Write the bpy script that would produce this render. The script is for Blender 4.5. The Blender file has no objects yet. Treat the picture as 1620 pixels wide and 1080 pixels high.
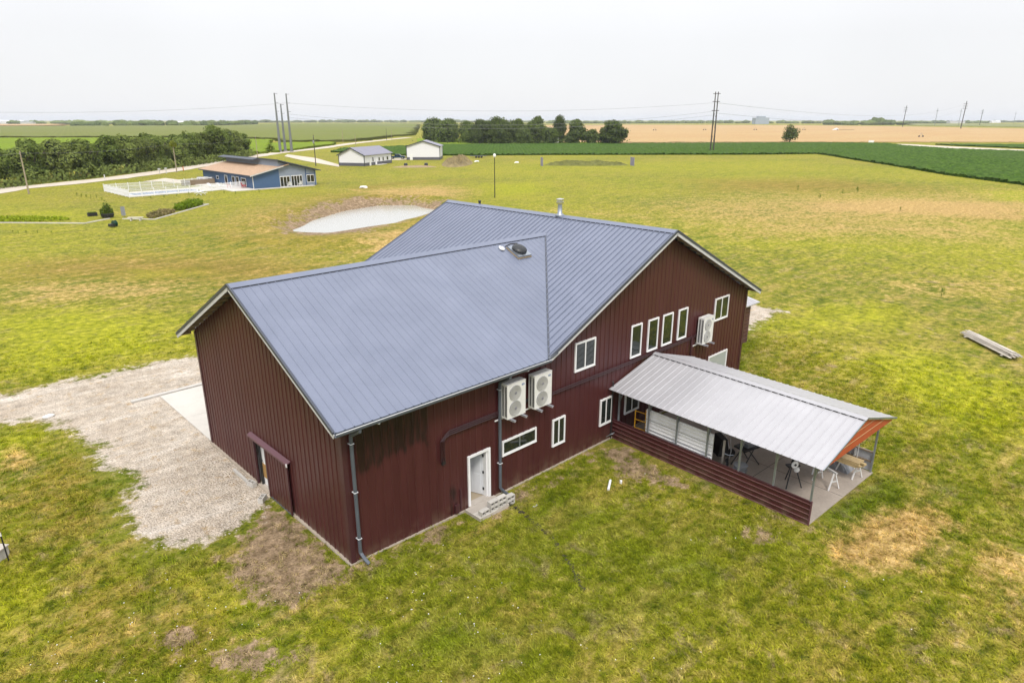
import bpy, math, random
import numpy as np
from mathutils import Vector, Matrix
R_ = math.radians
sc = bpy.context.scene
col = sc.collection

# ---------------------------------------------------------------- camera, sky, sun, exposure
cam_d = bpy.data.cameras.new('camera'); cam = bpy.data.objects.new('camera', cam_d); col.objects.link(cam)
cam_d.sensor_width = 36; cam_d.lens = 23.256; cam_d.clip_start = .1; cam_d.clip_end = 40000
cam.location = (-8.738, -16.556, 13.621)
_fw = Vector((math.sin(.765)*math.cos(.323), math.cos(.765)*math.cos(.323), -math.sin(.323)))
cam.rotation_euler = _fw.to_track_quat('-Z', 'Y').to_euler()
sc.camera = cam
SUN_EL, SUN_AZ = R_(52), R_(215)          # azimuth clockwise from +Y: the light comes from behind the camera's left
world = bpy.data.worlds.new('World'); sc.world = world; world.use_nodes = True
wn = world.node_tree; wn.nodes.clear()
def _w(t): return wn.nodes.new(t)
w_out = _w('ShaderNodeOutputWorld'); w_bg = _w('ShaderNodeBackground'); w_sky = _w('ShaderNodeTexSky')
w_sky.sky_type = 'NISHITA'; w_sky.sun_disc = False; w_sky.sun_elevation = SUN_EL; w_sky.sun_rotation = SUN_AZ
w_tc = _w('ShaderNodeTexCoord'); w_sep = _w('ShaderNodeSeparateXYZ'); wn.links.new(w_tc.outputs['Generated'], w_sep.inputs[0])
w_max = _w('ShaderNodeMath'); w_max.operation = 'MAXIMUM'; w_max.inputs[1].default_value = 0; wn.links.new(w_sep.outputs['Z'], w_max.inputs[0])
w_ramp = _w('ShaderNodeValToRGB'); wn.links.new(w_max.outputs[0], w_ramp.inputs[0])   # overcast sky: brighter towards the zenith
w_ramp.color_ramp.elements[0].position = 0; w_ramp.color_ramp.elements[0].color = (.402, .402, .410, 1)
w_ramp.color_ramp.elements[1].position = 1; w_ramp.color_ramp.elements[1].color = (.96, .965, .98, 1)
e = w_ramp.color_ramp.elements.new(.10); e.color = (.418, .417, .422, 1)
e = w_ramp.color_ramp.elements.new(.35); e.color = (.57, .575, .59, 1)
w_noise = _w('ShaderNodeTexNoise'); w_noise.inputs['Scale'].default_value = 2.2; w_noise.inputs['Detail'].default_value = 4
wn.links.new(w_tc.outputs['Generated'], w_noise.inputs['Vector'])
w_nm = _w('ShaderNodeMapRange'); w_nm.inputs[1].default_value = .3; w_nm.inputs[2].default_value = .7; w_nm.inputs[3].default_value = 17.2; w_nm.inputs[4].default_value = 18.7
wn.links.new(w_noise.outputs[0], w_nm.inputs[0])
w_sc = _w('ShaderNodeVectorMath'); w_sc.operation = 'SCALE'; wn.links.new(w_ramp.outputs[0], w_sc.inputs[0]); wn.links.new(w_nm.outputs[0], w_sc.inputs['Scale'])
w_mix = _w('ShaderNodeMix'); w_mix.data_type = 'RGBA'; w_mix.inputs[0].default_value = .92
wn.links.new(w_sky.outputs[0], w_mix.inputs[6]); wn.links.new(w_sc.outputs[0], w_mix.inputs[7])
wn.links.new(w_mix.outputs[2], w_bg.inputs['Color']); w_bg.inputs['Strength'].default_value = .1
wn.links.new(w_bg.outputs[0], w_out.inputs[0])
sun_d = bpy.data.lights.new('sun', 'SUN'); sun_d.energy = 1.9; sun_d.angle = R_(14); sun_d.color = (1, .93, .83)
sun = bpy.data.objects.new('sun', sun_d); col.objects.link(sun); sun.location = (0, 0, 60)
_sd = Vector((math.sin(SUN_AZ)*math.cos(SUN_EL), math.cos(SUN_AZ)*math.cos(SUN_EL), math.sin(SUN_EL)))
sun.rotation_euler = _sd.to_track_quat('Z', 'Y').to_euler()
sc.view_settings.view_transform = 'Standard'; sc.view_settings.look = 'None'
sc.view_settings.exposure = .38; sc.view_settings.gamma = 1; sc.view_settings.use_curve_mapping = False
sc.render.engine = 'CYCLES'; sc.cycles.max_bounces = 6; sc.cycles.volume_bounces = 0; sc.cycles.use_denoising = True
sc.cycles.transparent_max_bounces = 12

# ---------------------------------------------------------------- helpers
class NT:
    def __init__(s, name):
        s.m = bpy.data.materials.new(name); s.m.use_nodes = True; s.t = s.m.node_tree; s.t.nodes.clear()
        s.o = s.n('ShaderNodeOutputMaterial')
    def n(s, t, **k):
        x = s.t.nodes.new(t)
        for a, b in k.items(): setattr(x, a, b)
        return x
    def l(s, a, b): s.t.links.new(a, b)
    def put(s, inp, v):
        if isinstance(v, bpy.types.NodeSocket): s.l(v, inp)
        elif isinstance(v, (tuple, list)) and len(v) == 3 and inp.type == 'RGBA': inp.default_value = (*v, 1)
        else: inp.default_value = v
    def math(s, op, a, b=0., clamp=False):
        x = s.n('ShaderNodeMath', operation=op, use_clamp=clamp); s.put(x.inputs[0], a); s.put(x.inputs[1], b); return x.outputs[0]
    def mix(s, f, a, b, blend='MIX'):
        x = s.n('ShaderNodeMix', data_type='RGBA', blend_type=blend); s.put(x.inputs[0], f); s.put(x.inputs[6], a); s.put(x.inputs[7], b); return x.outputs[2]
    def mapr(s, v, a, b, c=0., d=1.):
        x = s.n('ShaderNodeMapRange'); s.put(x.inputs[0], v)
        for i, q in enumerate((a, b, c, d)): x.inputs[i+1].default_value = q
        return x.outputs[0]
    def vec(s, kind='obj', scale=None, rot=0):
        v = s.n('ShaderNodeTexCoord').outputs['Object'] if kind == 'obj' else s.n('ShaderNodeNewGeometry').outputs['Position']
        if scale is not None:
            mp = s.n('ShaderNodeMapping'); s.l(v, mp.inputs[0]); mp.inputs['Scale'].default_value = scale; mp.inputs['Rotation'].default_value = (0, 0, rot); v = mp.outputs[0]
        return v
    def noise(s, v, scale, detail=3, rough=.55, dist=0):
        x = s.n('ShaderNodeTexNoise'); s.l(v, x.inputs['Vector']); x.inputs['Scale'].default_value = scale; x.inputs['Detail'].default_value = detail
        x.inputs['Roughness'].default_value = rough; x.inputs['Distortion'].default_value = dist; return x.outputs[0]
    def bump(s, h, strength, dist):
        x = s.n('ShaderNodeBump'); s.l(h, x.inputs['Height']); x.inputs['Strength'].default_value = strength; x.inputs['Distance'].default_value = dist; return x.outputs[0]
    def bsdf(s, color, rough=.8, metal=0., spec=.5, normal=None):
        b = s.n('ShaderNodeBsdfPrincipled'); s.put(b.inputs['Base Color'], color); s.put(b.inputs['Roughness'], rough); s.put(b.inputs['Metallic'], metal)
        b.inputs['Specular IOR Level'].default_value = spec
        if normal is not None: s.l(normal, b.inputs['Normal'])
        s.l(b.outputs[0], s.o.inputs[0]); return b

def simple(name, c, rough=.6, metal=0., var=.12, scale=3., spec=.5, bump=0., streak=None, space='obj', rnd=0.):
    t = NT(name); v = t.vec(space, streak if streak else (1, 1, 1))
    n1 = t.noise(v, scale, 4); n2 = t.noise(v, scale*9, 3)
    f = t.math('ADD', t.math('MULTIPLY', n1, .65), t.math('MULTIPLY', n2, .35))
    f = t.mapr(f, .3, .7, 1-var, 1+var)
    if rnd:
        oi = t.n('ShaderNodeObjectInfo'); f = t.math('MULTIPLY', f, t.mapr(oi.outputs['Random'], 0, 1, 1-rnd, 1+rnd))
    vm = t.n('ShaderNodeVectorMath', operation='SCALE'); vm.inputs[0].default_value = c; t.l(f, vm.inputs['Scale'])
    t.bsdf(vm.outputs[0], t.mapr(n1, .3, .7, max(rough-.08, .02), min(rough+.08, 1)), metal, spec, t.bump(n2, bump, .02) if bump else None)
    return t.m

class MB:
    def __init__(s): s.v = []; s.f = []; s.mi = []; s.cur = 0
    def add(s, vs, fs):
        b = len(s.v); s.v += [tuple(p) for p in vs]
        for f in fs: s.f.append(tuple(b+i for i in f)); s.mi.append(s.cur)
        return s
    def box(s, x0, x1, y0, y1, z0, z1):
        return s.add([(x, y, z) for z in (z0, z1) for y in (y0, y1) for x in (x0, x1)],
            [(0,2,3,1),(4,5,7,6),(0,1,5,4),(2,6,7,3),(0,4,6,2),(1,3,7,5)])
    def bar(s, p0, p1, w, h, up=(0,0,1)):
        a, b = Vector(p0), Vector(p1); d = (b-a).normalized(); u = Vector(up)
        if abs(d.dot(u)) > .98: u = Vector((0,1,0))
        r = d.cross(u).normalized()*w/2; q = r.cross(d).normalized()*h/2
        return s.add([a-r-q, a+r-q, a+r+q, a-r+q, b-r-q, b+r-q, b+r+q, b-r+q], [(0,1,2,3),(7,6,5,4),(0,4,5,1),(1,5,6,2),(2,6,7,3),(3,7,4,0)])
    def tube(s, pts, r, n=8, caps=True):
        pts = [Vector(p) for p in pts]; rs = r if isinstance(r, (list, tuple)) else [r]*len(pts); vs = []; fs = []
        prev = None
        for i, p in enumerate(pts):
            d = (pts[min(i+1, len(pts)-1)]-pts[max(i-1, 0)]).normalized()
            u = Vector((0,0,1)) if abs(d.z) < .95 else Vector((1,0,0))
            a = d.cross(u).normalized() if prev is None else (prev - d*prev.dot(d)).normalized(); prev = a; b = d.cross(a)
            for k in range(n):
                t = 2*math.pi*k/n; vs.append(p+(a*math.cos(t)+b*math.sin(t))*rs[i])
        for i in range(len(pts)-1):
            for k in range(n): fs.append((i*n+k, i*n+(k+1)%n, (i+1)*n+(k+1)%n, (i+1)*n+k))
        if caps: fs += [tuple(range(n))[::-1], tuple((len(pts)-1)*n+k for k in range(n))]
        return s.add(vs, fs)
    def lathe(s, c, prof, n=16, axis='z'):
        vs = []; fs = []
        for r, h in prof:
            for k in range(n):
                t = 2*math.pi*k/n; a, b = r*math.cos(t), r*math.sin(t)
                vs.append({'z': (c[0]+a, c[1]+b, c[2]+h), 'y': (c[0]+a, c[1]+h, c[2]+b), 'x': (c[0]+h, c[1]+a, c[2]+b)}[axis])
        for i in range(len(prof)-1):
            for k in range(n): fs.append((i*n+k, i*n+(k+1)%n, (i+1)*n+(k+1)%n, (i+1)*n+k))
        fs += [tuple(range(n))[::-1], tuple((len(prof)-1)*n+k for k in range(n))]
        return s.add(vs, fs)
    def prism(s, outline, axis, a, b):
        """outline: list of 2-D points in the plane normal to axis, extruded from a to b"""
        n = len(outline); P = {'x': lambda p, t: (t, p[0], p[1]), 'y': lambda p, t: (p[0], t, p[1]), 'z': lambda p, t: (p[0], p[1], t)}[axis]
        vs = [P(p, a) for p in outline]+[P(p, b) for p in outline]
        return s.add(vs, [tuple(range(n))[::-1], tuple(range(n, 2*n))]+[(i, (i+1) % n, n+(i+1) % n, n+i) for i in range(n)])
    def quad(s, *p): return s.add(p, [tuple(range(len(p)))])
    def ball(s, c, rx, ry, rz, n=10, m=6, jit=0, rng=random):
        vs = []; fs = []
        for i in range(m+1):
            ph = math.pi*i/m-math.pi/2
            for k in range(n):
                t = 2*math.pi*k/n; j = 1+jit*(rng.random()-.5)
                vs.append((c[0]+rx*math.cos(ph)*math.cos(t)*j, c[1]+ry*math.cos(ph)*math.sin(t)*j, c[2]+rz*math.sin(ph)*j))
        for i in range(m):
            for k in range(n): fs.append((i*n+k, i*n+(k+1)%n, (i+1)*n+(k+1)%n, (i+1)*n+k))
        return s.add(vs, fs)
    def mesh(s, name, mats, smooth=False):
        me = bpy.data.meshes.new(name); me.from_pydata(s.v, [], s.f)
        for m in (mats if isinstance(mats, (list, tuple)) else [mats]): me.materials.append(m)
        if any(s.mi): me.polygons.foreach_set('material_index', s.mi)
        if smooth: me.polygons.foreach_set('use_smooth', [True]*len(me.polygons))
        me.update(); return me
    def build(s, name, mats, parent=None, smooth=False, **props):
        return link(name, s.mesh(name, mats, smooth), parent, **props)

def link(name, data, parent=None, loc=None, rot=None, **props):
    o = bpy.data.objects.new(name, data); col.objects.link(o)
    if parent: o.parent = parent
    if loc: o.location = loc
    if rot: o.rotation_euler = rot
    for k, v in props.items(): o[k] = v
    return o
def thing(name, label, cat, loc=(0,0,0), rz=0., group=None):
    o = link(name, None, loc=loc, rot=(0,0,rz), label=label, category=cat); o.empty_display_size = .3
    if group: o['group'] = group
    return o
def tag(o, label, cat, group=None):
    o['label'] = label; o['category'] = cat
    if group: o['group'] = group
    return o
def kids(o): return [c for c in ALLK.get(o.name, [])]
def dup(root, loc, rz=None, label=None, scale=None, group=None):
    def rec(o, par):
        c = o.copy(); col.objects.link(c); c.parent = par
        for ch in [q for q in o.children]: rec(ch, c)
        return c
    r = rec(root, None); r.location = loc
    if rz is not None: r.rotation_euler = (0, 0, rz)
    if label: r['label'] = label
    if group: r['group'] = group
    if scale: r.scale = scale if isinstance(scale, (tuple, list)) else (scale,)*3
    return r
def gz(x, y):
    """height of the lawn: it drops a hand's width along the barn's long front"""
    t = min(max(x/6., 0), 1); t = t*t*(3-2*t)
    d = math.hypot(x-15, y); g = min(max((90-d)/50., 0), 1)
    return -.14*t*g

GRAVEL = [[(-6.9,26.1),(-6.0,24.8),(-3.1,24.8),(-0.0,24.7),(3.9,24.3),(5.0,17.4),(3.7,8.2),(-0.3,5.5),(-1.1,4.9),(-2.5,4.5),(-3.5,4.6),(-4.3,5.6),(-4.5,6.8),(-4.1,9.2),(-3.3,10.9),(-4.0,12.8),(-3.8,15.4),(-4.6,18.6),(-5.1,20.1),(-6.5,20.8),(-7.4,21.1)],[(39.9,8.9),(40.2,7.0),(39.4,5.7),(39.6,4.0),(37.2,4.0),(35.5,4.2),(33.0,3.7),(31.1,5.5)]]
SOIL = [([(-3.0,3.4),(-2.1,3.6),(-1.1,4.7),(-0.5,5.5),(-0.2,3.3),(-0.1,-0.3),(-0.4,-0.2),(-1.1,-0.5),(-2.4,-0.5),(-2.8,-0.1),(-2.8,1.1),(-2.9,2.4)],1.0),([(-5.7,1.1),(-5.0,0.8),(-4.9,-0.1),(-5.6,0.1)],0.85),([(-4.7,-0.9),(-4.0,-0.8),(-2.9,-2.1),(-3.3,-2.6),(-4.2,-2.1)],1.0),([(-1.1,2.2),(-0.5,1.5),(-0.2,-0.4),(-0.8,-0.7),(-1.2,0.9)],0.9),([(-0.0,11.8),(-0.0,7.8),(-0.3,5.6),(-0.8,5.5),(-0.6,7.8),(-0.5,11.0)],0.7),([(30.4,69.8),(43.3,83.4),(53.3,88.5),(61.0,84.0),(62.4,74.8),(63.3,73.9),(55.8,66.3),(46.2,63.0),(36.8,57.9),(29.7,58.0),(28.3,61.8)],0.95),([(10.8,-8.1),(11.5,-8.4),(11.3,-8.8),(10.5,-8.5)],0.7),([(11.6,-0.3),(13.0,-0.7),(12.6,-3.1),(12.0,-5.2),(11.6,-3.8),(11.7,-1.8)],0.6),([(11.8,-1.1),(12.1,-2.5),(10.9,-3.5),(10.6,-2.9)],0.55),([(0.1,0.0),(3.4,-0.3),(6.4,-0.5),(10.1,-0.6),(12.2,-0.4),(12.0,-0.7),(9.5,-1.1),(5.9,-0.9),(3.1,-0.8),(-0.0,-0.5)],0.5),([(17.2,39.9),(17.1,39.6),(17.3,39.8)],0.0)]  # soil patches; the strips along the wall base also paint in contact shading
DRY = [([(89.2,54.7),(121.2,47.1),(169.0,7.4),(96.0,-3.6),(66.1,23.5),(70.3,38.5)],0.55),([(0.6,74.7),(15.1,58.5),(25.1,46.6),(15.8,41.2),(7.0,51.0),(-1.6,57.8)],0.3),([(12.5,-10.0),(16.1,-10.7),(17.6,-11.8),(16.8,-13.0),(14.5,-12.8),(11.9,-11.9),(11.5,-10.9)],1.0),([(15.9,-13.2),(17.6,-14.3),(16.0,-15.7),(13.3,-15.5),(13.2,-14.2)],0.55),([(-6.8,18.3),(-5.7,16.8),(-6.3,14.3),(-7.4,13.7)],0.7),([(108.8,36.2),(128.6,25.9),(138.7,2.9),(110.7,-1.4),(102.0,12.9),(93.2,27.9)],0.95),([(78.3,35.3),(91.8,22.6),(108.1,1.1),(84.9,-5.3),(79.2,9.8),(65.3,23.0)],0.65),([(-1.9,55.4),(6.7,49.9),(11.3,42.8),(6.5,40.7),(-3.1,46.6)],0.6),([(34.0,56.4),(48.8,58.9),(42.6,49.6),(30.9,43.5),(28.3,46.9)],0.7),([(63.0,107.0),(84.2,102.5),(81.2,86.4),(67.6,77.7),(58.8,88.8)],0.7),([(-7.0,3.4),(-5.7,2.7),(-4.5,0.1),(-5.1,-0.2),(-6.7,1.9)],0.45),([(71.5,62.5),(78.5,39.8),(69.4,29.9),(69.0,39.8),(67.2,55.5)],0.4),([(30.0,81.0),(43.5,95.1),(53.1,97.0),(43.8,88.7),(34.0,77.2),(26.6,63.4),(24.9,65.0)],0.6),([(55.7,3.2),(69.9,-6.6),(58.2,-8.5),(49.2,0.1)],0.45),([(2.0,-2.2),(6.9,-6.0),(6.3,-8.8),(2.5,-7.2),(0.6,-4.0)],0.25)]
BROWN = [([(25.2,71.7),(37.4,89.0),(53.5,102.5),(69.6,100.8),(72.6,87.8),(64.0,73.3),(49.4,58.3),(38.6,52.1),(29.5,48.9),(22.3,52.6),(21.1,60.7)],0.85),([(-7.2,15.5),(-3.6,15.2),(-4.4,9.0),(-5.8,5.2),(-7.1,8.3),(-7.9,10.6)],0.45),([(-6.1,5.5),(-4.1,1.2),(-3.7,-1.9),(-5.5,-1.3),(-7.8,0.9),(-7.8,4.0)],0.5),([(2.0,-2.2),(3.6,-5.1),(2.8,-6.8),(1.0,-5.1)],0.35),([(135.8,72.2),(161.2,50.9),(160.0,33.5),(149.2,20.8),(126.2,34.2),(113.7,54.1)],0.8),([(-0.5,66.3),(9.2,64.1),(21.0,52.8),(23.7,39.3),(14.7,38.9),(11.6,43.5),(3.4,53.0),(-1.8,56.2)],0.9),([(60.7,100.6),(79.8,110.8),(101.3,109.4),(82.6,114.8),(66.8,110.8)],0.9),([(24.3,63.7),(26.6,58.4),(22.8,53.6),(18.8,62.9),(28.0,78.5)],0.6),([(113.5,11.8),(128.6,3.0),(110.9,0.1),(101.7,8.8)],0.6),([(61.1,47.2),(70.0,29.3),(76.4,16.3),(70.8,17.7),(64.9,27.1)],0.4),([(-2.4,3.5),(-0.6,3.6),(-0.5,2.4),(-2.1,1.7)],0.4)]
BRIGHT = [([(64.1,25.3),(72.6,18.6),(77.4,7.9),(85.3,-4.1),(77.3,-5.3),(69.6,6.7),(60.6,20.4)],0.8),([(36.2,4.9),(45.5,3.6),(47.8,-1.3),(42.5,-5.4),(36.9,-2.0),(32.9,1.8)],0.7),([(32.4,-2.9),(38.5,-5.3),(34.2,-12.9),(26.9,-14.0),(25.1,-10.5),(27.9,-6.9)],0.9),([(-4.9,44.1),(2.3,42.0),(6.1,33.6),(3.7,24.4),(-1.3,26.2),(-6.8,27.1)],0.9),([(7.7,55.7),(14.3,51.0),(13.3,46.5),(7.1,49.5)],0.95),([(90.2,101.0),(111.0,93.0),(90.6,72.5),(71.2,71.6),(75.2,82.2)],0.85),([(152.5,19.4),(169.0,7.4),(135.4,2.3),(135.2,11.3)],0.9),([(-9.0,7.0),(-7.1,6.4),(-7.2,4.1),(-9.2,4.7)],0.7),([(-3.9,3.4),(-3.2,1.5),(-2.9,-0.7),(-1.1,-2.0),(-2.3,-3.2),(-3.4,-0.4),(-4.5,1.6)],0.6),([(19.5,41.3),(29.9,44.4),(34.1,45.6),(25.9,50.8)],0.3),([(-6.6,19.8),(-4.5,17.8),(-5.8,15.7),(-7.9,16.9)],0.8),([(6.2,116.3),(16.7,108.5),(13.8,92.0),(4.1,101.1)],0.8),([(138.5,171.7),(262.4,97.2),(210.9,49.3),(163.1,51.7),(115.9,93.3),(71.5,118.6)],0.6)]
LUSH = [([(0.5,-0.8),(5.9,-0.9),(9.2,-2.8),(10.4,-7.5),(11.1,-10.1),(7.3,-11.1),(2.7,-9.1),(-1.4,-5.2),(-1.3,-2.2)],0.5),([(5.6,-0.6),(9.4,-0.3),(9.7,-3.3),(12.3,-9.8),(9.1,-10.3),(5.4,-4.6),(4.0,-2.4)],0.5),([(-1.8,-2.4),(0.9,-3.6),(2.8,-6.8),(1.5,-8.0),(-2.5,-4.2)],0.7),([(34.9,6.1),(40.6,5.5),(28.7,0.6),(23.5,-0.2)],0.8),([(14.1,-8.8),(18.9,-9.8),(18.0,-11.2),(12.9,-10.4)],0.8),([(-2.9,18.2),(-3.1,12.3),(-4.7,8.1),(-4.6,5.4),(-3.1,4.0),(-1.6,5.1),(-1.2,3.7),(-3.9,3.4),(-5.6,5.0),(-4.7,14.6)],0.6),([(-1.2,1.8),(-0.4,0.0),(1.6,0.0),(4.7,-0.9),(2.0,-2.2),(-1.0,-1.8)],0.5)]
POND = [(32.5,69.3),(31.9,65.5),(34.0,62.8),(40.3,63.5),(47.9,65.4),(59.5,72.5),(59.8,80.4),(55.8,84.2),(48.2,82.0),(40.4,77.1),(35.6,72.8)]
ROAD = [(3.3,135.6),(10.2,146.5),(16.1,154.7),(25.6,159.5),(38.2,168.4),(60.3,189.5),(98.8,235.6),(125.6,265.2),(166.8,301.1),(212.7,349.5),(274.0,403.2),(323.1,444.2)]
CORNBRIGHT = [(14.9,254.4),(29.0,288.6),(57.6,312.5),(93.8,286.7),(117.0,261.7),(203.9,444.7),(161.0,548.6),(73.6,625.7),(52.9,644.0)]
CORNBRIGHT2 = [(117.9,260.8),(148.3,292.3),(186.9,330.4),(209.5,367.9),(185.9,373.5),(168.5,374.4)]
CORNFAR = [(54.0,655.1),(75.1,636.6),(163.9,558.3),(206.6,452.5),(179.8,394.6),(213.8,375.5),(223.8,371.6),(267.2,409.2),(373.2,508.7),(1178.6,1598.9),(1408.9,2004.7),(1052.6,2233.8),(621.1,1612.7),(360.4,1704.7),(218.7,1720.8),(162.2,1763.4)]
TANFAR = [(173.7,1881.5),(234.1,1836.8),(365.0,1843.1),(514.0,2580.1),(323.5,2511.9),(240.6,2566.8)]
SOY = [(142.9,257.2),(150.5,234.7),(149.8,210.5),(164.6,196.9),(193.2,175.4),(258.9,116.4),(282.1,102.9),(272.9,94.1),(248.3,75.4),(228.3,58.4),(192.8,31.8),(173.6,12.5),(156.3,-0.2),(339.6,13.7),(365.0,45.9),(373.5,77.4),(401.4,105.3),(435.3,124.1),(417.9,155.9),(326.2,229.6),(293.5,250.5),(232.7,291.8),(192.7,288.7),(163.6,283.3)]
WHEAT = [(332.1,253.2),(376.8,217.9),(433.4,162.2),(459.7,133.8),(541.4,50.9),(1308.2,149.0),(1382.5,223.5),(1674.1,529.6),(1793.8,800.9),(1630.2,1191.4),(1289.7,1241.8),(295.5,278.1)]
PLOUGH = [(318.5,242.4),(358.2,206.6),(401.2,167.9),(423.2,177.9),(405.8,235.7),(366.3,280.4)]
GREENFAR = [(1899.7,559.2),(1566.0,182.0),(2421.5,291.5),(2984.4,615.8),(2839.6,843.9)]
ROADR = [(437.1,128.2),(439.3,113.4),(424.6,96.4),(409.6,75.1),(396.8,51.5),(393.9,27.6),(371.1,24.9),(376.3,47.9),(385.3,69.6),(397.7,89.2),(413.0,105.7)]
SOY2 = [(442.1,102.7),(470.6,70.3),(488.5,38.6),(406.4,29.0),(412.9,54.3),(423.8,76.8),(429.9,91.6)]
GROVEGRASS = [(220.9,299.7),(304.3,231.1),(378.1,289.7),(307.9,419.0)]
HEDGE = [(4.8,151.5),(9.1,154.1),(13.9,158.5),(19.2,163.4),(25.0,168.8),(31.0,172.6),(38.1,179.1),(44.7,184.4),(52.0,190.3),(59.4,197.5),(67.7,205.4),(75.4,213.3),(84.8,223.9),(93.7,234.6),(102.2,244.6),(109.6,254.3)]
TRENCH = [(6.24,-0.79),(6.11,-2.1),(5.8,-3.39),(5.25,-4.69),(4.5,-5.92)]
DRIVE = [(38.3,156.3),(45.4,162.9),(47.3,147.9),(47.7,141.9),(44.4,136.7),(43.0,145.3),(41.5,155.6)]
SHEDDRIVE = [(121.5,253.8),(116.1,219.6),(102.7,179.2),(97.3,169.9),(105.0,207.8),(113.7,240.5)]

# ---------------------------------------------------------------- materials
def ground_color(t, A, B, pos):
    """shared by the lawn and by the tufts growing on it; A = gravel, soil, dry; B = lush, bright, brown"""
    def sep(c):
        x = t.n('ShaderNodeSeparateColor'); t.l(c, x.inputs[0]); return x.outputs
    a, b = sep(A), sep(B)
    big = t.noise(pos, .045, 4, .6, .4); mid = t.noise(pos, .48, 6, .66, .3); fine = t.noise(pos, 2.1, 5, .7); tiny = t.noise(pos, 14, 3, .6)
    mp = t.n('ShaderNodeMapping'); t.l(pos, mp.inputs[0]); mp.inputs['Rotation'].default_value = (0, 0, .80); mp.inputs['Scale'].default_value = (.35, 1.6, 1)
    streak = t.noise(mp.outputs[0], .55, 6, .68, .5)          # mower and drought streaks
    c = t.mix(t.mapr(mid, .36, .62), (.088, .125, .007), (.190, .192, .014))
    c = t.mix(t.mapr(big, .38, .60, 0, .55), c, (.255, .222, .018))
    c = t.mix(t.mapr(streak, .47, .68, 0, .8), c, (.285, .205, .060))
    c = t.mix(t.mapr(fine, .52, .68, 0, .75), c, (.33, .235, .085))
    c = t.mix(t.mapr(fine, .47, .33, 0, .75), c, (.058, .090, .004))
    c = t.mix(t.mapr(t.noise(pos, 5.5, 4, .75), .42, .34, 0, .6), c, (.045, .062, .010))
    bare = t.math('MULTIPLY', t.mapr(t.noise(pos, .9, 6, .72, .6), .55, .66), t.mapr(big, .35, .55, .25, 1))
    c = t.mix(t.math('MULTIPLY', bare, .8), c, t.mix(t.mapr(fine, .35, .65), (.22, .15, .085), (.36, .27, .15)))
    j = t.math('ADD', t.math('MULTIPLY', t.math('SUBTRACT', mid, .5), 1.1), t.math('MULTIPLY', t.math('SUBTRACT', fine, .5), 1.0))
    def m(ch, lo, hi, amt, jj=1.):
        return t.mapr(t.math('ADD', ch, t.math('MULTIPLY', t.math('MULTIPLY', j, jj), t.math('MULTIPLY', t.mapr(ch, 0, .08), t.mapr(ch, 1, .9, .35, 1)))), lo, hi, 0, amt)
    c = t.mix(m(b[0], .25, .9, .8), c, t.mix(t.mapr(fine, .35, .65), (.050, .105, .004), (.105, .155, .007)))
    c = t.mix(m(b[1], .2, .9, .78), c, t.mix(t.mapr(fine, .35, .65), (.190, .220, .005), (.32, .315, .012)))
    c = t.mix(m(b[2], .2, .9, .8), c, t.mix(t.mapr(streak, .4, .6), (.165, .118, .018), (.25, .165, .038)))
    c = t.mix(m(a[2], .3, .8, .88, 1.3), c, t.mix(t.mapr(fine, .35, .65), (.31, .185, .060), (.47, .325, .135)))
    c = t.mix(m(a[1], .40, .62, .95, 2.2), c, t.mix(t.mapr(fine, .35, .68), (.150, .100, .058), (.31, .225, .15)))
    vo = t.n('ShaderNodeTexVoronoi'); t.l(pos, vo.inputs['Vector']); vo.inputs['Scale'].default_value = 13
    g1 = t.mix(t.mapr(vo.outputs['Distance'], .1, .62), (.54, .470, .390), (.43, .37, .305))
    g1 = t.mix(t.mapr(t.noise(pos, .6, 4, .65), .42, .7, 0, .5), g1, (.33, .26, .19))
    g1 = t.mix(t.mapr(streak, .52, .68, 0, .5), g1, (.60, .565, .52))
    g1 = t.mix(t.mapr(t.noise(pos, 1.6, 5, .7), .56, .68, 0, .7), g1, (.36, .25, .13))
    gm = t.mapr(t.math('ADD', a[0], t.math('MULTIPLY', j, t.math('MULTIPLY', t.mapr(a[0], 0, .1), t.mapr(a[0], 1, .8, .0, .75)))), .44, .56)
    c = t.mix(gm, c, g1)
    br = t.math('MULTIPLY', t.mapr(tiny, .3, .7, .66, 1.34), t.math('MULTIPLY', t.mapr(fine, .3, .7, .74, 1.26), t.mapr(streak, .3, .7, .88, 1.12)))
    vm = t.n('ShaderNodeVectorMath', operation='SCALE'); t.l(c, vm.inputs[0]); t.l(br, vm.inputs['Scale'])
    return vm.outputs[0], fine, tiny, gm, vo.outputs['Distance']
def make_ground_mat():
    t = NT('lawn_and_gravel'); pos = t.n('ShaderNodeNewGeometry').outputs['Position']
    A = t.n('ShaderNodeAttribute', attribute_name='patchA').outputs['Color']; B = t.n('ShaderNodeAttribute', attribute_name='patchB').outputs['Color']
    c, fine, tiny, gm, vd = ground_color(t, A, B, pos)
    h = t.math('ADD', t.math('MULTIPLY', fine, .6), t.math('ADD', t.math('MULTIPLY', tiny, .35), t.math('MULTIPLY', t.math('MULTIPLY', vd, gm), .4)))
    t.bsdf(c, .95, 0, .15, t.bump(h, .9, .16)); return t.m
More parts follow.
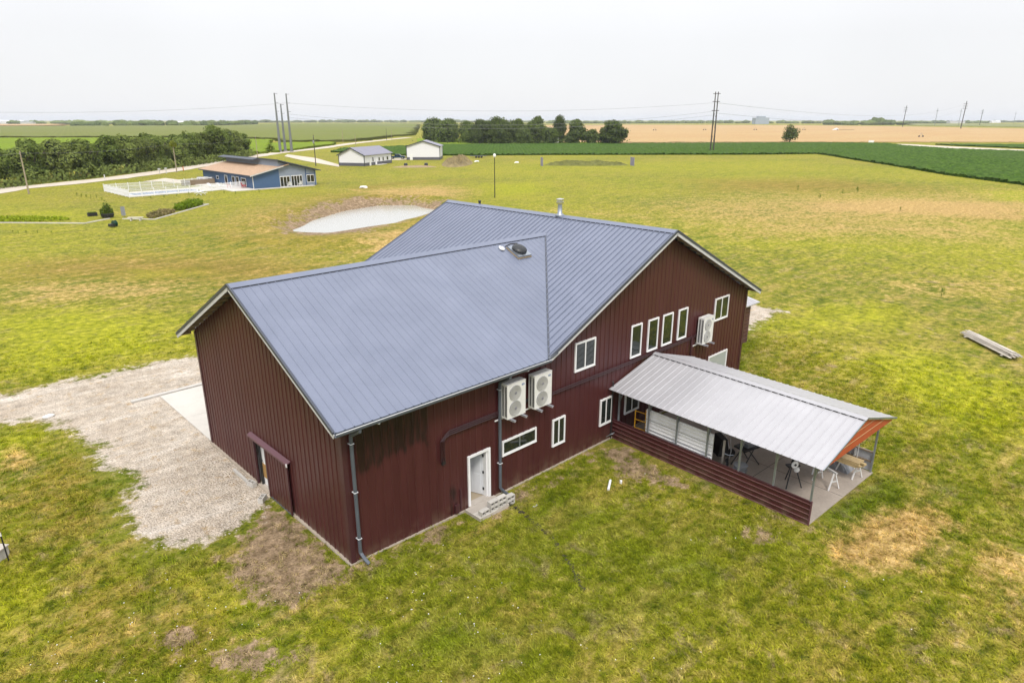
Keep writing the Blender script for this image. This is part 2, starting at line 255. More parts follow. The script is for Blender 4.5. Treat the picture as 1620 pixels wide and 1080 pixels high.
def make_tuft_mat():
    t = NT('grass_blades'); pos = t.n('ShaderNodeNewGeometry').outputs['Position']
    A = t.n('ShaderNodeAttribute', attribute_name='patchA', attribute_type='INSTANCER').outputs['Color']; B = t.n('ShaderNodeAttribute', attribute_name='patchB', attribute_type='INSTANCER').outputs['Color']
    c, fine, tiny, gm, vd = ground_color(t, A, B, pos)
    oi = t.n('ShaderNodeObjectInfo')
    vm = t.n('ShaderNodeVectorMath', operation='SCALE'); t.l(c, vm.inputs[0]); t.l(t.mapr(oi.outputs['Random'], 0, 1, 1.0, 2.3), vm.inputs['Scale'])
    c = t.mix(.2, vm.outputs[0], (.20, .29, .02))
    d = t.n('ShaderNodeBsdfDiffuse'); t.l(c, d.inputs[0]); tr = t.n('ShaderNodeBsdfTranslucent'); t.l(c, tr.inputs[0])
    mx = t.n('ShaderNodeMixShader'); mx.inputs[0].default_value = .35; t.l(d.outputs[0], mx.inputs[1]); t.l(tr.outputs[0], mx.inputs[2]); t.l(mx.outputs[0], t.o.inputs[0])
    return t.m
def leaf_mat(name, c1, c2, c3=None):
    t = NT(name); g = t.n('ShaderNodeNewGeometry'); oi = t.n('ShaderNodeObjectInfo')
    n = t.noise(t.vec('obj'), .55, 3)
    f = t.math('ADD', t.math('MULTIPLY', g.outputs['Random Per Island'], .55), t.math('MULTIPLY', t.mapr(n, .3, .7), .45))
    c = t.mix(f, c1, c2)
    c = t.mix(t.mapr(oi.outputs['Random'], 0, 1, 0, .55), c, c3 or c2)
    vm = t.n('ShaderNodeVectorMath', operation='SCALE'); t.l(c, vm.inputs[0]); t.l(t.mapr(t.math('FRACT', t.math('MULTIPLY', oi.outputs['Random'], 7.3)), 0, 1, .72, 1.25), vm.inputs['Scale']); c = vm.outputs[0]
    d = t.n('ShaderNodeBsdfDiffuse'); t.l(c, d.inputs[0]); tr = t.n('ShaderNodeBsdfTranslucent'); t.l(c, tr.inputs[0])
    mx = t.n('ShaderNodeMixShader'); mx.inputs[0].default_value = .25; t.l(d.outputs[0], mx.inputs[1]); t.l(tr.outputs[0], mx.inputs[2]); t.l(mx.outputs[0], t.o.inputs[0]); return t.m
def siding_mat():
    t = NT('maroon_steel_siding'); pos = t.vec('pos')
    dust = t.noise(t.vec('pos', (1, 1, .15)), 3., 4, .6); g = t.n('ShaderNodeSeparateXYZ'); t.l(pos, g.inputs[0]); x, y, z = g.outputs
    oi = t.n('ShaderNodeObjectInfo')
    c = t.mix(t.mapr(dust, .3, .7), (.046, .0105, .0130), (.066, .0165, .0175))
    c = t.mix(t.mapr(oi.outputs['Random'], 0, 1, 0, .35), c, (.078, .026, .024))
    low = t.math('MULTIPLY', t.mapr(z, .55, -.1), t.mapr(t.noise(pos, 2.5, 4), .4, .62))          # mud splashed up from the lawn
    c = t.mix(t.math('MULTIPLY', low, .45), c, (.17, .12, .085))
    # water stains under the gutter of the long front
    st = t.noise(t.vec('pos', (1, 1, .10)), 6.5, 4, .6, .8)
    edge = t.math('ADD', t.math('MULTIPLY', t.noise(t.vec('pos', (1, 1, .05)), 2.6, 4, .7), 1.5), -.75)
    band = t.math('MULTIPLY', t.mapr(x, .25, .5), t.mapr(x, 3.35, 3.1))
    band = t.math('MULTIPLY', band, t.mapr(t.math('ADD', z, edge), 3.15, 3.35)); band = t.math('MULTIPLY', band, t.mapr(y, .2, .1))
    spots = t.math('MULTIPLY', band, t.mapr(st, .42, .50, .45, 1))
    b2 = t.math('MULTIPLY', t.math('MULTIPLY', t.mapr(x, 4.0, 4.1), t.mapr(x, 4.42, 4.3)), t.math('MULTIPLY', t.mapr(z, 1.25, .95), t.mapr(t.noise(t.vec('pos', (1, 1, .15)), 7, 3), .38, .55)))
    spots = t.math('MAXIMUM', spots, t.math('MULTIPLY', b2, t.mapr(y, .2, .1)))
    c = t.mix(t.math('MULTIPLY', spots, .85), c, (.010, .005, .005))
    t.bsdf(c, t.mapr(dust, .3, .7, .33, .46), 0, .4); return t.m
def roof_mat(name, c1, c2, r0, r1, metal=.0, spec=.5):
    t = NT(name); n = t.noise(t.vec('pos', (1, 1, 1)), .55, 6, .65, .6); n2 = t.noise(t.vec('pos'), 22, 3); oi = t.n('ShaderNodeObjectInfo')
    c = t.mix(t.mapr(n, .3, .7), c1, c2); c = t.mix(t.mapr(n2, .35, .7, 0, .22), c, tuple(q*1.25 for q in c2))
    vm = t.n('ShaderNodeVectorMath', operation='SCALE'); t.l(c, vm.inputs[0]); t.l(t.mapr(oi.outputs['Random'], 0, 1, .965, 1.035), vm.inputs['Scale'])
    t.bsdf(vm.outputs[0], t.mapr(n2, .3, .7, r0, r1), metal, spec); return t.m
def glass_mat(name='window_glass', c=(.012, .018, .016)):
    t = NT(name); n = t.noise(t.vec('pos'), .8, 2)
    t.bsdf(c, t.mapr(n, .3, .7, .02, .07), 0, .9, t.bump(n, .05, .02)); return t.m
def water_mat(name, c, rough, bump):
    t = NT(name); n = t.noise(t.vec('pos', (1, .6, 1)), 1.6, 5, .6); t.bsdf(c, rough, 0, .9, t.bump(n, bump, .05)); return t.m
def crop_mat(name, ca, cb, cc, rot, period, rowamt=.5, far=.02, spec=.2):
    t = NT(name); pos = t.vec('pos'); mp = t.n('ShaderNodeMapping'); t.l(pos, mp.inputs[0]); mp.inputs['Rotation'].default_value = (0, 0, rot)
    wv = t.n('ShaderNodeTexWave'); t.l(mp.outputs[0], wv.inputs['Vector']); wv.inputs['Scale'].default_value = .314/period; wv.inputs['Distortion'].default_value = 1.5; wv.inputs['Detail'].default_value = 2; wv.inputs['Detail Scale'].default_value = 1.5
    n = t.noise(pos, .7, 5, .7); big = t.noise(t.vec('pos', (.5, 1.6, 1), .8), far, 4, .6, .5)
    c = t.mix(t.mapr(n, .32, .68), ca, cb); c = t.mix(t.mapr(big, .42, .66, 0, .75), c, cc)
    c = t.mix(t.math('MULTIPLY', wv.outputs[0], rowamt), c, tuple(q*.55 for q in ca))
    t.bsdf(c, .95, 0, spec*.5, t.bump(n, .8, .35)); return t.m

M = {}
M['ground'] = make_ground_mat(); M['tuft'] = make_tuft_mat(); M['siding'] = siding_mat()
M['roof'] = roof_mat('blue_grey_steel_roof', (.136, .155, .216), (.170, .190, .258), .28, .42, .25)
M['roof_white'] = roof_mat('galvalume_porch_roof', (.355, .35, .37), (.41, .405, .425), .34, .46, .2)
M['dark_trim'] = simple('charcoal_trim', (.045, .052, .072), .4, 0, .1); M['white'] = simple('white_vinyl', (.74, .74, .75), .45, 0, .06)
M['fascia'] = simple('pale_fascia', (.50, .50, .50), .55, 0, .12); M['soffit'] = simple('pine_soffit', (.20, .15, .10), .8, 0, .3, 4, streak=(1, 6, 6))
M['purlin'] = simple('pine_purlin', (.27, .21, .14), .8, 0, .25, 5); M['gutter'] = simple('slate_gutter', (.10, .115, .14), .35, .2, .12)
M['gutter_w'] = simple('pale_strap', (.62, .63, .66), .45); M['concrete'] = simple('concrete', (.40, .36, .32), .9, 0, .18, 1.6, bump=.3, space='pos')
M['slab'] = simple('pale_concrete_slab', (.48, .455, .415), .85, 0, .1, .8, bump=.2, space='pos'); M['found'] = simple('foundation_concrete', (.34, .29, .235), .9, 0, .25, 2, bump=.5, space='pos')
M['porchfloor'] = simple('porch_concrete', (.33, .285, .245), .85, 0, .2, 1.1, bump=.2, space='pos')
M['glass'] = glass_mat(); M['glass2'] = glass_mat('pale_window_glass', (.35, .38, .38)); M['maroon_r'] = simple('pale_rib_edge', (.20, .10, .10), .5); M['maroon'] = simple('maroon_trim', (.055, .018, .022), .4, 0, .12)  # maroon_r: paler maroon, drawn as thin strips along the ribs
M['maroon_d'] = simple('dark_maroon_pipe_paint', (.034, .012, .015), .35, 0, .1); M['maroon_l'] = simple('maroon_track_cover', (.105, .042, .055), .4, 0, .1); M['acwhite'] = simple('ac_enamel', (.66, .655, .63), .4, 0, .06)
M['acgrey'] = simple('fan_grille_grey', (.24, .24, .27), .5, .2, .1); M['black'] = simple('black_rubber', (.012, .012, .013), .6); M['dark'] = simple('dark_steel', (.035, .037, .04), .45, .4)
M['blue'] = simple('blue_badge', (.02, .09, .25), .4); M['galv'] = simple('galvanised_steel', (.30, .33, .37), .38, .7, .15); M['yellow'] = simple('yellow_paint', (.62, .31, .01), .5)
M['orange'] = simple('orange_underside', (.36, .070, .022), .6, 0, .15); M['wood'] = simple('new_lumber', (.44, .33, .17), .75, 0, .2, 4, rnd=.15); M['woodgrey'] = simple('weathered_boards', (.42, .38, .33), .85, 0, .25, 3, rnd=.25)
M['block'] = simple('cinder_block', (.47, .45, .42), .95, 0, .15, 6, bump=.6, rnd=.1); M['blockhole'] = simple('cell_shade_and_joint', (.10, .095, .09), .95)
M['doorwhite'] = simple('white_door_paint', (.66, .68, .72), .4, 0, .05); M['inner'] = simple('inner_partition', (.40, .42, .45), .8); M['innerfloor'] = simple('bare_inner_floor', (.34, .28, .20), .9)
M['sheath'] = simple('white_sheathing', (.72, .72, .72), .6, 0, .1); M['brownboard'] = simple('brown_particle_board', (.33, .19, .06), .8, 0, .2)
M['bluewall'] = simple('blue_house_siding', (.052, .105, .205), .7, 0, .12); M['bluetrim'] = simple('dark_blue_trim', (.035, .075, .17), .7); M['greywall'] = simple('grey_house_siding', (.21, .245, .31), .7, 0, .08)
M['shingle'] = simple('tan_shingles', (.37, .25, .165), .95, 0, .22, 1.4, bump=.4, space='pos'); M['darkroof'] = simple('dark_roof_edge', (.05, .06, .08), .6)
M['shedwhite'] = simple('white_shed_steel', (.70, .70, .74), .45, 0, .05); M['shedgrey'] = simple('charcoal_wainscot', (.09, .09, .115), .5); M['shedroof'] = roof_mat('grey_lilac_roof', (.17, .165, .215), (.20, .195, .25), .4, .5, .1)
M['truck'] = simple('blue_truck_paint', (.012, .045, .10), .22, .3, .08, spec=.8); M['chrome'] = simple('bright_metal', (.6, .6, .62), .2, .9); M['road'] = simple('limestone_road', (.48, .42, .345), .95, 0, .16, .5, bump=.3, space='pos')
M['pole'] = simple('weathered_pole', (.30, .25, .18), .9, 0, .25, 3); M['poledark'] = simple('dark_pole', (.06, .052, .045), .9); M['pylon'] = simple('steel_pole_grey', (.20, .21, .22), .5, .5, .08)
M['water'] = water_mat('pond_water', (.36, .36, .335), .10, .5); M['poolwater'] = water_mat('pool_water', (.08, .20, .52), .12, .2); M['wire'] = simple('power_wire', (.25, .25, .25), .5)
M['leaf'] = leaf_mat('hedgerow_leaves', (.060, .102, .025), (.215, .268, .066), (.175, .195, .066)); M['leaf2'] = leaf_mat('grove_leaves', (.055, .088, .024), (.170, .215, .055), (.085, .110, .045))
M['core'] = simple('dark_crown_filler', (.030, .045, .016), .95); M['bark'] = simple('bark', (.10, .078, .058), .95, 0, .3, 6); M['weed'] = leaf_mat('weed_leaves', (.075, .125, .02), (.17, .23, .04))
M['corn'] = crop_mat('corn_tops', (.115, .145, .026), (.175, .195, .040), (.165, .165, .060), .2, 4.5, .15, .006); M['cornb'] = crop_mat('bright_crop', (.13, .195, .008), (.20, .27, .012), (.14, .19, .02), .2, 2.5, .25)
M['soy'] = crop_mat('soybean_rows', (.018, .052, .006), (.088, .155, .016), (.060, .105, .018), .75, 1.6, .35, .02); M['wheat'] = crop_mat('wheat_stubble', (.37, .25, .115), (.48, .34, .175), (.40, .25, .12), .81, 5, .2, .012)
M['plough'] = crop_mat('brown_headland', (.20, .12, .065), (.26, .165, .09), (.28, .19, .09), .8, 3, .1); M['paleveg'] = crop_mat('pale_green_strip', (.16, .18, .06), (.21, .22, .08), (.2, .2, .08), .8, 9, .1, .006)
M['red'] = simple('red_plastic', (.45, .03, .03), .5); M['soilheap'] = simple('dry_soil', (.25, .185, .105), .95, 0, .35, 1.2, bump=1, space='pos'); M['tarp'] = simple('grey_sheet', (.22, .23, .25), .6, 0, .15, 2)
M['orangecap'] = simple('orange_cap', (.6, .16, .03), .6); M['netgrey'] = simple('faded_purple_board', (.27, .25, .33), .8)
M['screen'] = simple('pale_grey_board', (.34, .35, .38), .7, 0, .12); M['elevator'] = simple('pale_blue_concrete', (.30, .34, .40), .8); M['heapsoil'] = simple('weed_grown_soil', (.195, .150, .065), .95, 0, .55, .6, bump=1, space='pos'); M['mound'] = simple('weedy_mound', (.13, .135, .035), .95, 0, .45, .8, bump=1, space='pos')

# ---------------------------------------------------------------- ground sheet
rng = np.random.default_rng(7)
def axis_points(lo, hi, step, far, grow):
    a = list(np.arange(lo, hi, step)); s = step; x = a[-1]
    while x < far: s *= grow; x += s; a.append(x)
    s = step; x = a[0]; b = []
    while x > -far: s *= grow; x -= s; b.append(x)
    return np.array(b[::-1]+a)
gx = axis_points(-22, 46, .42, 14000, 1.034); gy = axis_points(-24, 44, .42, 14000, 1.034)
X, Y = np.meshgrid(gx, gy); nx, ny = len(gx), len(gy); PX, PY = X.ravel(), Y.ravel()
def sdf(poly, px, py):
    """signed distance to a polygon, negative inside"""
    P = np.array(poly, float); d = np.full(px.shape, 1e18); inside = np.zeros(px.shape, bool); n = len(P)
    for i in range(n):
        a, b = P[i], P[(i+1) % n]; e = b-a; wx, wy = px-a[0], py-a[1]
        t = np.clip((wx*e[0]+wy*e[1])/max(e@e, 1e-9), 0, 1); dx, dy = wx-t*e[0], wy-t*e[1]; d = np.minimum(d, dx*dx+dy*dy)
        if abs(e[1]) > 1e-12:
            c = ((a[1] <= py) != (b[1] <= py)) & (px < a[0]+(py-a[1])/e[1]*e[0]); inside ^= c
    d = np.sqrt(d); return np.where(inside, -d, d)
def vnoise(x, y, s, seed):
    r = np.random.default_rng(seed); T = r.random((64, 64)); u, v = x/s, y/s
    i, j = np.floor(u).astype(int), np.floor(v).astype(int); f, g = u-i, v-j; f = f*f*(3-2*f); g = g*g*(3-2*g)
    w = lambda a, b: T[a % 64, b % 64]
    return (w(i, j)*(1-f)+w(i+1, j)*f)*(1-g)+(w(i, j+1)*(1-f)+w(i+1, j+1)*f)*g
def heights(px, py):
    t = np.clip(px/6, 0, 1); t = t*t*(3-2*t); d0 = np.hypot(px-15, py); g = np.clip((90-d0)/50, 0, 1); h = -.14*t*g
    near = np.clip(1-np.hypot(px-12, py-4)/14, 0, 1)
    h = h + (vnoise(px, py, 6, 3)-.5)*.16*np.clip((np.hypot(px-12, py-2)-17)/20, 0, 1)*np.clip((95-d0)/30, 0, 1)
    d = sdf(POND, px, py)+(vnoise(px, py, 4, 5)-.5)*1.2
    h = np.where(d < 6, np.interp(d, [-3, -1, 0, 1.2, 3, 6], [-1.6, -1.0, -.62, -.2, .05, .05])+h*np.clip(d/6, 0, 1), h)
    h = h + .75*np.exp(-((d-4.6)/2.2)**2)*np.clip((py-66+.15*px)/12, 0, 1)+.5*np.exp(-((d-9)/4)**2)*np.clip((44-px)/10, 0, 1)
    return h
Z = heights(PX, PY)
far_m = np.hypot(PX, PY) > 600
Z[far_m] = 0
def paint(lists, wfun):
    out = np.zeros(PX.shape)
    for poly, k in lists:
        P = np.array(poly); ext = P.max(0)-P.min(0); w = wfun(ext); m = (PX > P[:, 0].min()-3*w) & (PX < P[:, 0].max()+3*w) & (PY > P[:, 1].min()-3*w) & (PY < P[:, 1].max()+3*w)
        s = sdf(poly, PX[m], PY[m]); v = np.clip(.5-s/w*.5, 0, 1); out[m] = np.maximum(out[m], v*k)
    return out
soft = lambda ext: max(.6, .26*float(min(ext)))
pa = np.stack([paint([(p, 1) for p in GRAVEL], lambda e: 2.0), paint(SOIL, lambda e: max(.35, min(.26*float(min(e)), 2.4))), paint(DRY, soft), np.ones(PX.shape)], 1)
# the lawn is drier and yellower away from the barn
away = np.clip((np.hypot(PX-8, PY)-26)/45, 0, 1)
pb = np.stack([paint(LUSH, soft), np.maximum(paint(BRIGHT, soft), away*.42*(.6+.8*vnoise(PX, PY, 23, 9))), paint(BROWN, soft), np.ones(PX.shape)], 1)
def sheet(name, VX, VY, VZ, nx, ny, mat):
    me = bpy.data.meshes.new(name); n = nx*ny
    me.vertices.add(n); me.vertices.foreach_set('co', np.stack([VX, VY, VZ], 1).astype(np.float32).ravel())
    i = np.arange((ny-1)*(nx-1)); r, c = i//(nx-1), i % (nx-1); a = r*nx+c
    q = np.stack([a, a+1, a+1+nx, a+nx], 1).astype(np.int32)
    me.loops.add(q.size); me.loops.foreach_set('vertex_index', q.ravel()); me.polygons.add(len(q))
    me.polygons.foreach_set('loop_start', np.arange(0, q.size, 4, dtype=np.int32)); me.polygons.foreach_set('use_smooth', np.ones(len(q), bool))
    me.update(calc_edges=True); me.materials.append(mat); return me
me = sheet('ground', PX, PY, Z, nx, ny, M['ground'])
for nm, arr in (('patchA', pa), ('patchB', pb)):
    at = me.color_attributes.new(nm, 'FLOAT_COLOR', 'POINT'); at.data.foreach_set('color', arr.astype(np.float32).ravel())
ground = link('ground', me, kind='structure')

# grass tufts over the near lawn
tx = np.arange(-24, 38, .5); ty = np.arange(-26, 36, .5); TX, TY = np.meshgrid(tx, ty); tnx, tny = len(tx), len(ty); TX, TY = TX.ravel(), TY.ravel()
def sample(arr):
    ix = np.clip(np.searchsorted(gx, TX), 1, nx-1); iy = np.clip(np.searchsorted(gy, TY), 1, ny-1)
    fx = (TX-gx[ix-1])/(gx[ix]-gx[ix-1]); fy = (TY-gy[iy-1])/(gy[iy]-gy[iy-1]); g = arr.reshape(ny, nx, -1)
    return (g[iy-1, ix-1]*((1-fx)*(1-fy))[:, None]+g[iy-1, ix]*(fx*(1-fy))[:, None]+g[iy, ix-1]*((1-fx)*fy)[:, None]+g[iy, ix]*(fx*fy)[:, None])
tA, tB, tZ = sample(pa), sample(pb), sample(Z[:, None])[:, 0]
dist = np.hypot(TX+8.7, TY+16.6)
dens = np.clip(1.25-dist/42, 0, 1)*np.clip(1.1-tA[:, 0]*2.6, 0, 1)*np.clip(1-tA[:, 1]*.9, 0, 1)*np.clip(1-tA[:, 2]*.55, .1, 1)*(.35+.65*np.clip((vnoise(TX, TY, 1.7, 21)-.3)*2.2, 0, 1)+.5*tB[:, 0])
ins = ((TX > -.35) & (TX < 25.4) & (TY > -.3) & (TY < 13)) | ((TX > 4.4) & (TX < 6.3) & (TY > -1.2) & (TY < 0)) | ((TX > 12.7) & (TX < 19.2) & (TY < 0) & (TY > -9.6))
dens[ins] = 0; dens *= np.clip((TX+24)/9, 0, 1)*np.clip((38-TX)/8, 0, 1)*np.clip((TY+26)/8, 0, 1)*np.clip((36-TY)/8, 0, 1)
tm = sheet('grass', TX, TY, tZ, tnx, tny, M['tuft'])
for nm, arr in (('patchA', tA), ('patchB', tB)):
    at = tm.color_attributes.new(nm, 'FLOAT_COLOR', 'POINT'); at.data.foreach_set('color', arr.astype(np.float32).ravel())
at = tm.attributes.new('dens', 'FLOAT', 'POINT'); at.data.foreach_set('value', dens.astype(np.float32))
grass = link('grass', tm, kind='stuff')
rb = random.Random(5); tcol = bpy.data.collections.new('tuft_sources')
for k in range(4):
    b = MB()
    for q in range(9):
        a = rb.random()*6.283; r0 = rb.random()*.07; h = rb.uniform(.025, .075); w = rb.uniform(.004, .008)*1.6; ln = rb.uniform(.01, .06); ca, sa = math.cos(a), math.sin(a)
        bx, by = r0*math.cos(q*2.4), r0*math.sin(q*2.4)
        b.add([(bx-sa*w, by+ca*w, 0), (bx+sa*w, by-ca*w, 0), (bx+ca*ln+sa*w*.5, by+sa*ln-ca*w*.5, h*.7), (bx+ca*ln*1.9, by+sa*ln*1.9, h)], [(0, 1, 2, 3)])
    o = bpy.data.objects.new('tuft', b.mesh('tuft', M['tuft'])); tcol.objects.link(o)
ng = bpy.data.node_groups.new('scatter_tufts', 'GeometryNodeTree'); ng.interface.new_socket('Geometry', in_out='INPUT', socket_type='NodeSocketGeometry'); ng.interface.new_socket('Geometry', in_out='OUTPUT', socket_type='NodeSocketGeometry')
gi = ng.nodes.new('NodeGroupInput'); go = ng.nodes.new('NodeGroupOutput'); dp = ng.nodes.new('GeometryNodeDistributePointsOnFaces'); na = ng.nodes.new('GeometryNodeInputNamedAttribute'); na.data_type = 'FLOAT'; na.inputs[0].default_value = 'dens'
mu = ng.nodes.new('ShaderNodeMath'); mu.operation = 'MULTIPLY'; mu.inputs[1].default_value = 190; ng.links.new(na.outputs[0], mu.inputs[0]); ng.links.new(mu.outputs[0], dp.inputs['Density'])
ci = ng.nodes.new('GeometryNodeCollectionInfo'); ci.inputs['Collection'].default_value = tcol; ci.inputs['Separate Children'].default_value = True; ci.inputs['Reset Children'].default_value = True
ip = ng.nodes.new('GeometryNodeInstanceOnPoints'); ip.inputs['Pick Instance'].default_value = True
rv = ng.nodes.new('FunctionNodeRandomValue'); rv.data_type = 'FLOAT_VECTOR'; rv.inputs[0].default_value = (-.2, -.2, 0); rv.inputs[1].default_value = (.2, .2, 6.28)
rs = ng.nodes.new('FunctionNodeRandomValue'); rs.data_type = 'FLOAT'; rs.inputs[2].default_value = .5; rs.inputs[3].default_value = 1.8
ng.links.new(gi.outputs[0], dp.inputs['Mesh']); ng.links.new(dp.outputs['Points'], ip.inputs['Points']); ng.links.new(ci.outputs[0], ip.inputs['Instance']); ng.links.new(rv.outputs[0], ip.inputs['Rotation']); ng.links.new(rs.outputs[1], ip.inputs['Scale']); ng.links.new(ip.outputs[0], go.inputs[0])
md = grass.modifiers.new('scatter', 'NODES'); md.node_group = ng

# clover heads and pale litter dotted through the lawn
b = MB(); rc = random.Random(11)
for k in range(1500):
    x, y = rc.uniform(-12, 12), rc.uniform(-15, 6)
    if (x > 0 and y > -.4) or (x > 3 and rc.random() < .75): continue
    if rc.random() > (.9 if x < 2 else .45) or vnoise(np.array([x]), np.array([y]), 2.5, 44)[0] < .5: continue
    s = rc.uniform(.010, .024); z = gz(x, y)+rc.uniform(.03, .08)
    b.add([(x-s, y, z), (x, y-s, z), (x+s, y, z), (x, y+s, z), (x, y, z+s)], [(0, 1, 4), (1, 2, 4), (2, 3, 4), (3, 0, 4)])
b.build('clover_flowers', M['white'], kind='stuff')
# loose stones on the gravel lot
b = MB(); G0 = GRAVEL[0]; pts = []
for k in range(9000):
    pts.append((rc.uniform(-6.5, .4), rc.uniform(4.2, 26)))
pa_ = np.array(pts); sd_ = sdf(G0, pa_[:, 0], pa_[:, 1])
for (x, y), s in zip(pts, sd_):
    if s > -.1 + rc.uniform(-.5, .35) or (x > -.12 and y < 12) or rc.random() < (y-8)/10: continue
    r = rc.choice([.018, .022, .028, .035, .05]); a = rc.random()*6
    vs = [(x+r*math.cos(a+i*2.09)*rc.uniform(.7, 1.2), y+r*math.sin(a+i*2.09), 0) for i in range(3)]
    b.add(vs+[(x, y, r*.8)], [(0, 1, 3), (1, 2, 3), (2, 0, 3)])
b.build('gravel', simple('limestone_chips', (.47, .42, .37), .95, 0, .18, 5, space='pos'), kind='stuff')

# ---------------------------------------------------------------- water, roads, fields
def poly_area(name, poly, z, mat, kind='structure', thick=0., jitter=0., sub=None):
    b = MB(); b.prism(poly, 'z', z-thick if thick else z-.02, z); return b.build(name, mat, kind=kind)
def grow_poly(poly, d):
    c = np.mean(poly, 0); out = []
    for p in poly:
        v = np.array(p)-c; n = np.linalg.norm(v); out.append(tuple(c+v*(1+d/n)))
    return out
b = MB(); P = grow_poly(POND, 5.); b.add([(x, y, -.6) for x, y in P], [tuple(range(len(P)))[::-1]]); b.build('pond_water', M['water'], kind='structure')
def strip(name, pts, width, z, mat, side=0, seed=1):
    """ribbon with slightly ragged edges"""
    r = random.Random(seed); pts = [Vector((*p, 0)) for p in pts]; fine = []
    for i in range(len(pts)-1):
        n = max(2, int((pts[i+1]-pts[i]).length/4))
        for k in range(n): fine.append(pts[i].lerp(pts[i+1], k/n))
    fine.append(pts[-1]); b = MB(); vs = []; off = 0
    for i, p in enumerate(fine):
        d = (fine[min(i+1, len(fine)-1)]-fine[max(i-1, 0)]).normalized(); nrm = Vector((-d.y, d.x, 0))
        w0 = r.uniform(-.3, .3); w1 = r.uniform(-.3, .3); a = p+nrm*(side+w0); c = p+nrm*(side-width+w1)
        vs += [(a.x, a.y, z), (c.x, c.y, z)]
    b.add(vs, [(2*i, 2*i+1, 2*i+3, 2*i+2) for i in range(len(fine)-1)]); return b.build(name, mat, kind='structure')
strip('gravel_road', ROAD, -7.0, .06, M['road'])
b = MB(); b.add([(x, y, .045) for x, y in DRIVE], [tuple(range(len(DRIVE)))]); b.build('house_driveway', M['road'], kind='structure')
b = MB(); b.add([(x, y, .05) for x, y in SHEDDRIVE], [tuple(range(len(SHEDDRIVE)))]); b.build('shed_driveway', M['road'], kind='structure')
b = MB(); b.add([(x, y, .06) for x, y in ROADR], [tuple(range(len(ROADR)))]); b.build('far_road', M['road'], kind='structure')
def field(name, poly, h, mat, step, amp, seed, kind='stuff'):
    """a crop stand with real height: uneven top, upright edges"""
    P = np.array(poly); lo, hi = P.min(0), P.max(0); xs = np.arange(lo[0], hi[0]+step, step); ys = np.arange(lo[1], hi[1]+step, step)
    GX, GY = np.meshgrid(xs, ys); gx_, gy_ = GX.ravel(), GY.ravel(); d = sdf(poly, gx_, gy_).reshape(GX.shape)
    r = np.random.default_rng(seed); jx = gx_+(r.random(len(gx_))-.5)*step*.6; jy = gy_+(r.random(len(gx_))-.5)*step*.6
    zz = h+(r.random(len(gx_))-.5)*amp; m = d < 0
    idx = -np.ones(GX.size, int); cells = []
    ny_, nx_ = GX.shape; mm = m[:-1, :-1] & m[1:, :-1] & m[:-1, 1:] & m[1:, 1:]
    J, I = np.nonzero(mm); a = J*nx_+I; quads = np.stack([a, a+1, a+1+nx_, a+nx_], 1)
    # border edges get walls
    def nb(dj, di):
        s = np.zeros_like(mm); js = slice(max(dj, 0), mm.shape[0]+min(dj, 0)); is_ = slice(max(di, 0), mm.shape[1]+min(di, 0)); jd = slice(max(-dj, 0), mm.shape[0]+min(-dj, 0)); id_ = slice(max(-di, 0), mm.shape[1]+min(-di, 0))
        s[jd, id_] = mm[js, is_]; return s
    walls = []
    for dj, di, e0, e1 in ((-1, 0, 0, 1), (1, 0, 2, 3), (0, 1, 1, 2), (0, -1, 3, 0)):
        k = mm & ~nb(dj, di); J2, I2 = np.nonzero(k); a2 = J2*nx_+I2; q = np.stack([a2, a2+1, a2+1+nx_, a2+nx_], 1); walls.append(q[:, [e0, e1]])
    Wl = np.concatenate(walls); n = GX.size; quads2 = np.stack([Wl[:, 0], Wl[:, 1], Wl[:, 1]+n, Wl[:, 0]+n], 1)
    allq = np.concatenate([quads, quads2]); used, inv = np.unique(allq.ravel(), return_inverse=True)
    co = np.concatenate([np.stack([jx, jy, zz], 1), np.stack([jx, jy, np.full(n, -.05)], 1)])[used]
    me = bpy.data.meshes.new(name); me.vertices.add(len(co)); me.vertices.foreach_set('co', co.astype(np.float32).ravel()); q = inv.reshape(-1, 4).astype(np.int32)
    me.loops.add(q.size); me.loops.foreach_set('vertex_index', q.ravel()); me.polygons.add(len(q)); me.polygons.foreach_set('loop_start', np.arange(0, q.size, 4, dtype=np.int32)); me.update(calc_edges=True); me.materials.append(mat)
    return link(name, me, kind=kind)
field('soybean_field', SOY, .62, M['soy'], .85, .6, 1)
field('soybean_strip', SOY2, .6, M['soy'], 2.0, .3, 2)
field('bright_crop_field', CORNBRIGHT, .9, M['cornb'], 2.0, .4, 3)
field('bright_crop_strip', CORNBRIGHT2, .9, M['cornb'], 2.0, .4, 4)
field('corn_field', CORNFAR, 1.6, M['corn'], 9., .6, 5)
field('wheat_field', WHEAT, .28, M['wheat'], 6., .18, 6)
field('dry_headland', PLOUGH, .12, M['plough'], 4., .1, 7)
field('far_green_field', GREENFAR, .5, M['paleveg'], 25., .4, 8)
field('far_tan_field', TANFAR, 2.0, M['wheat'], 30., .4, 9)

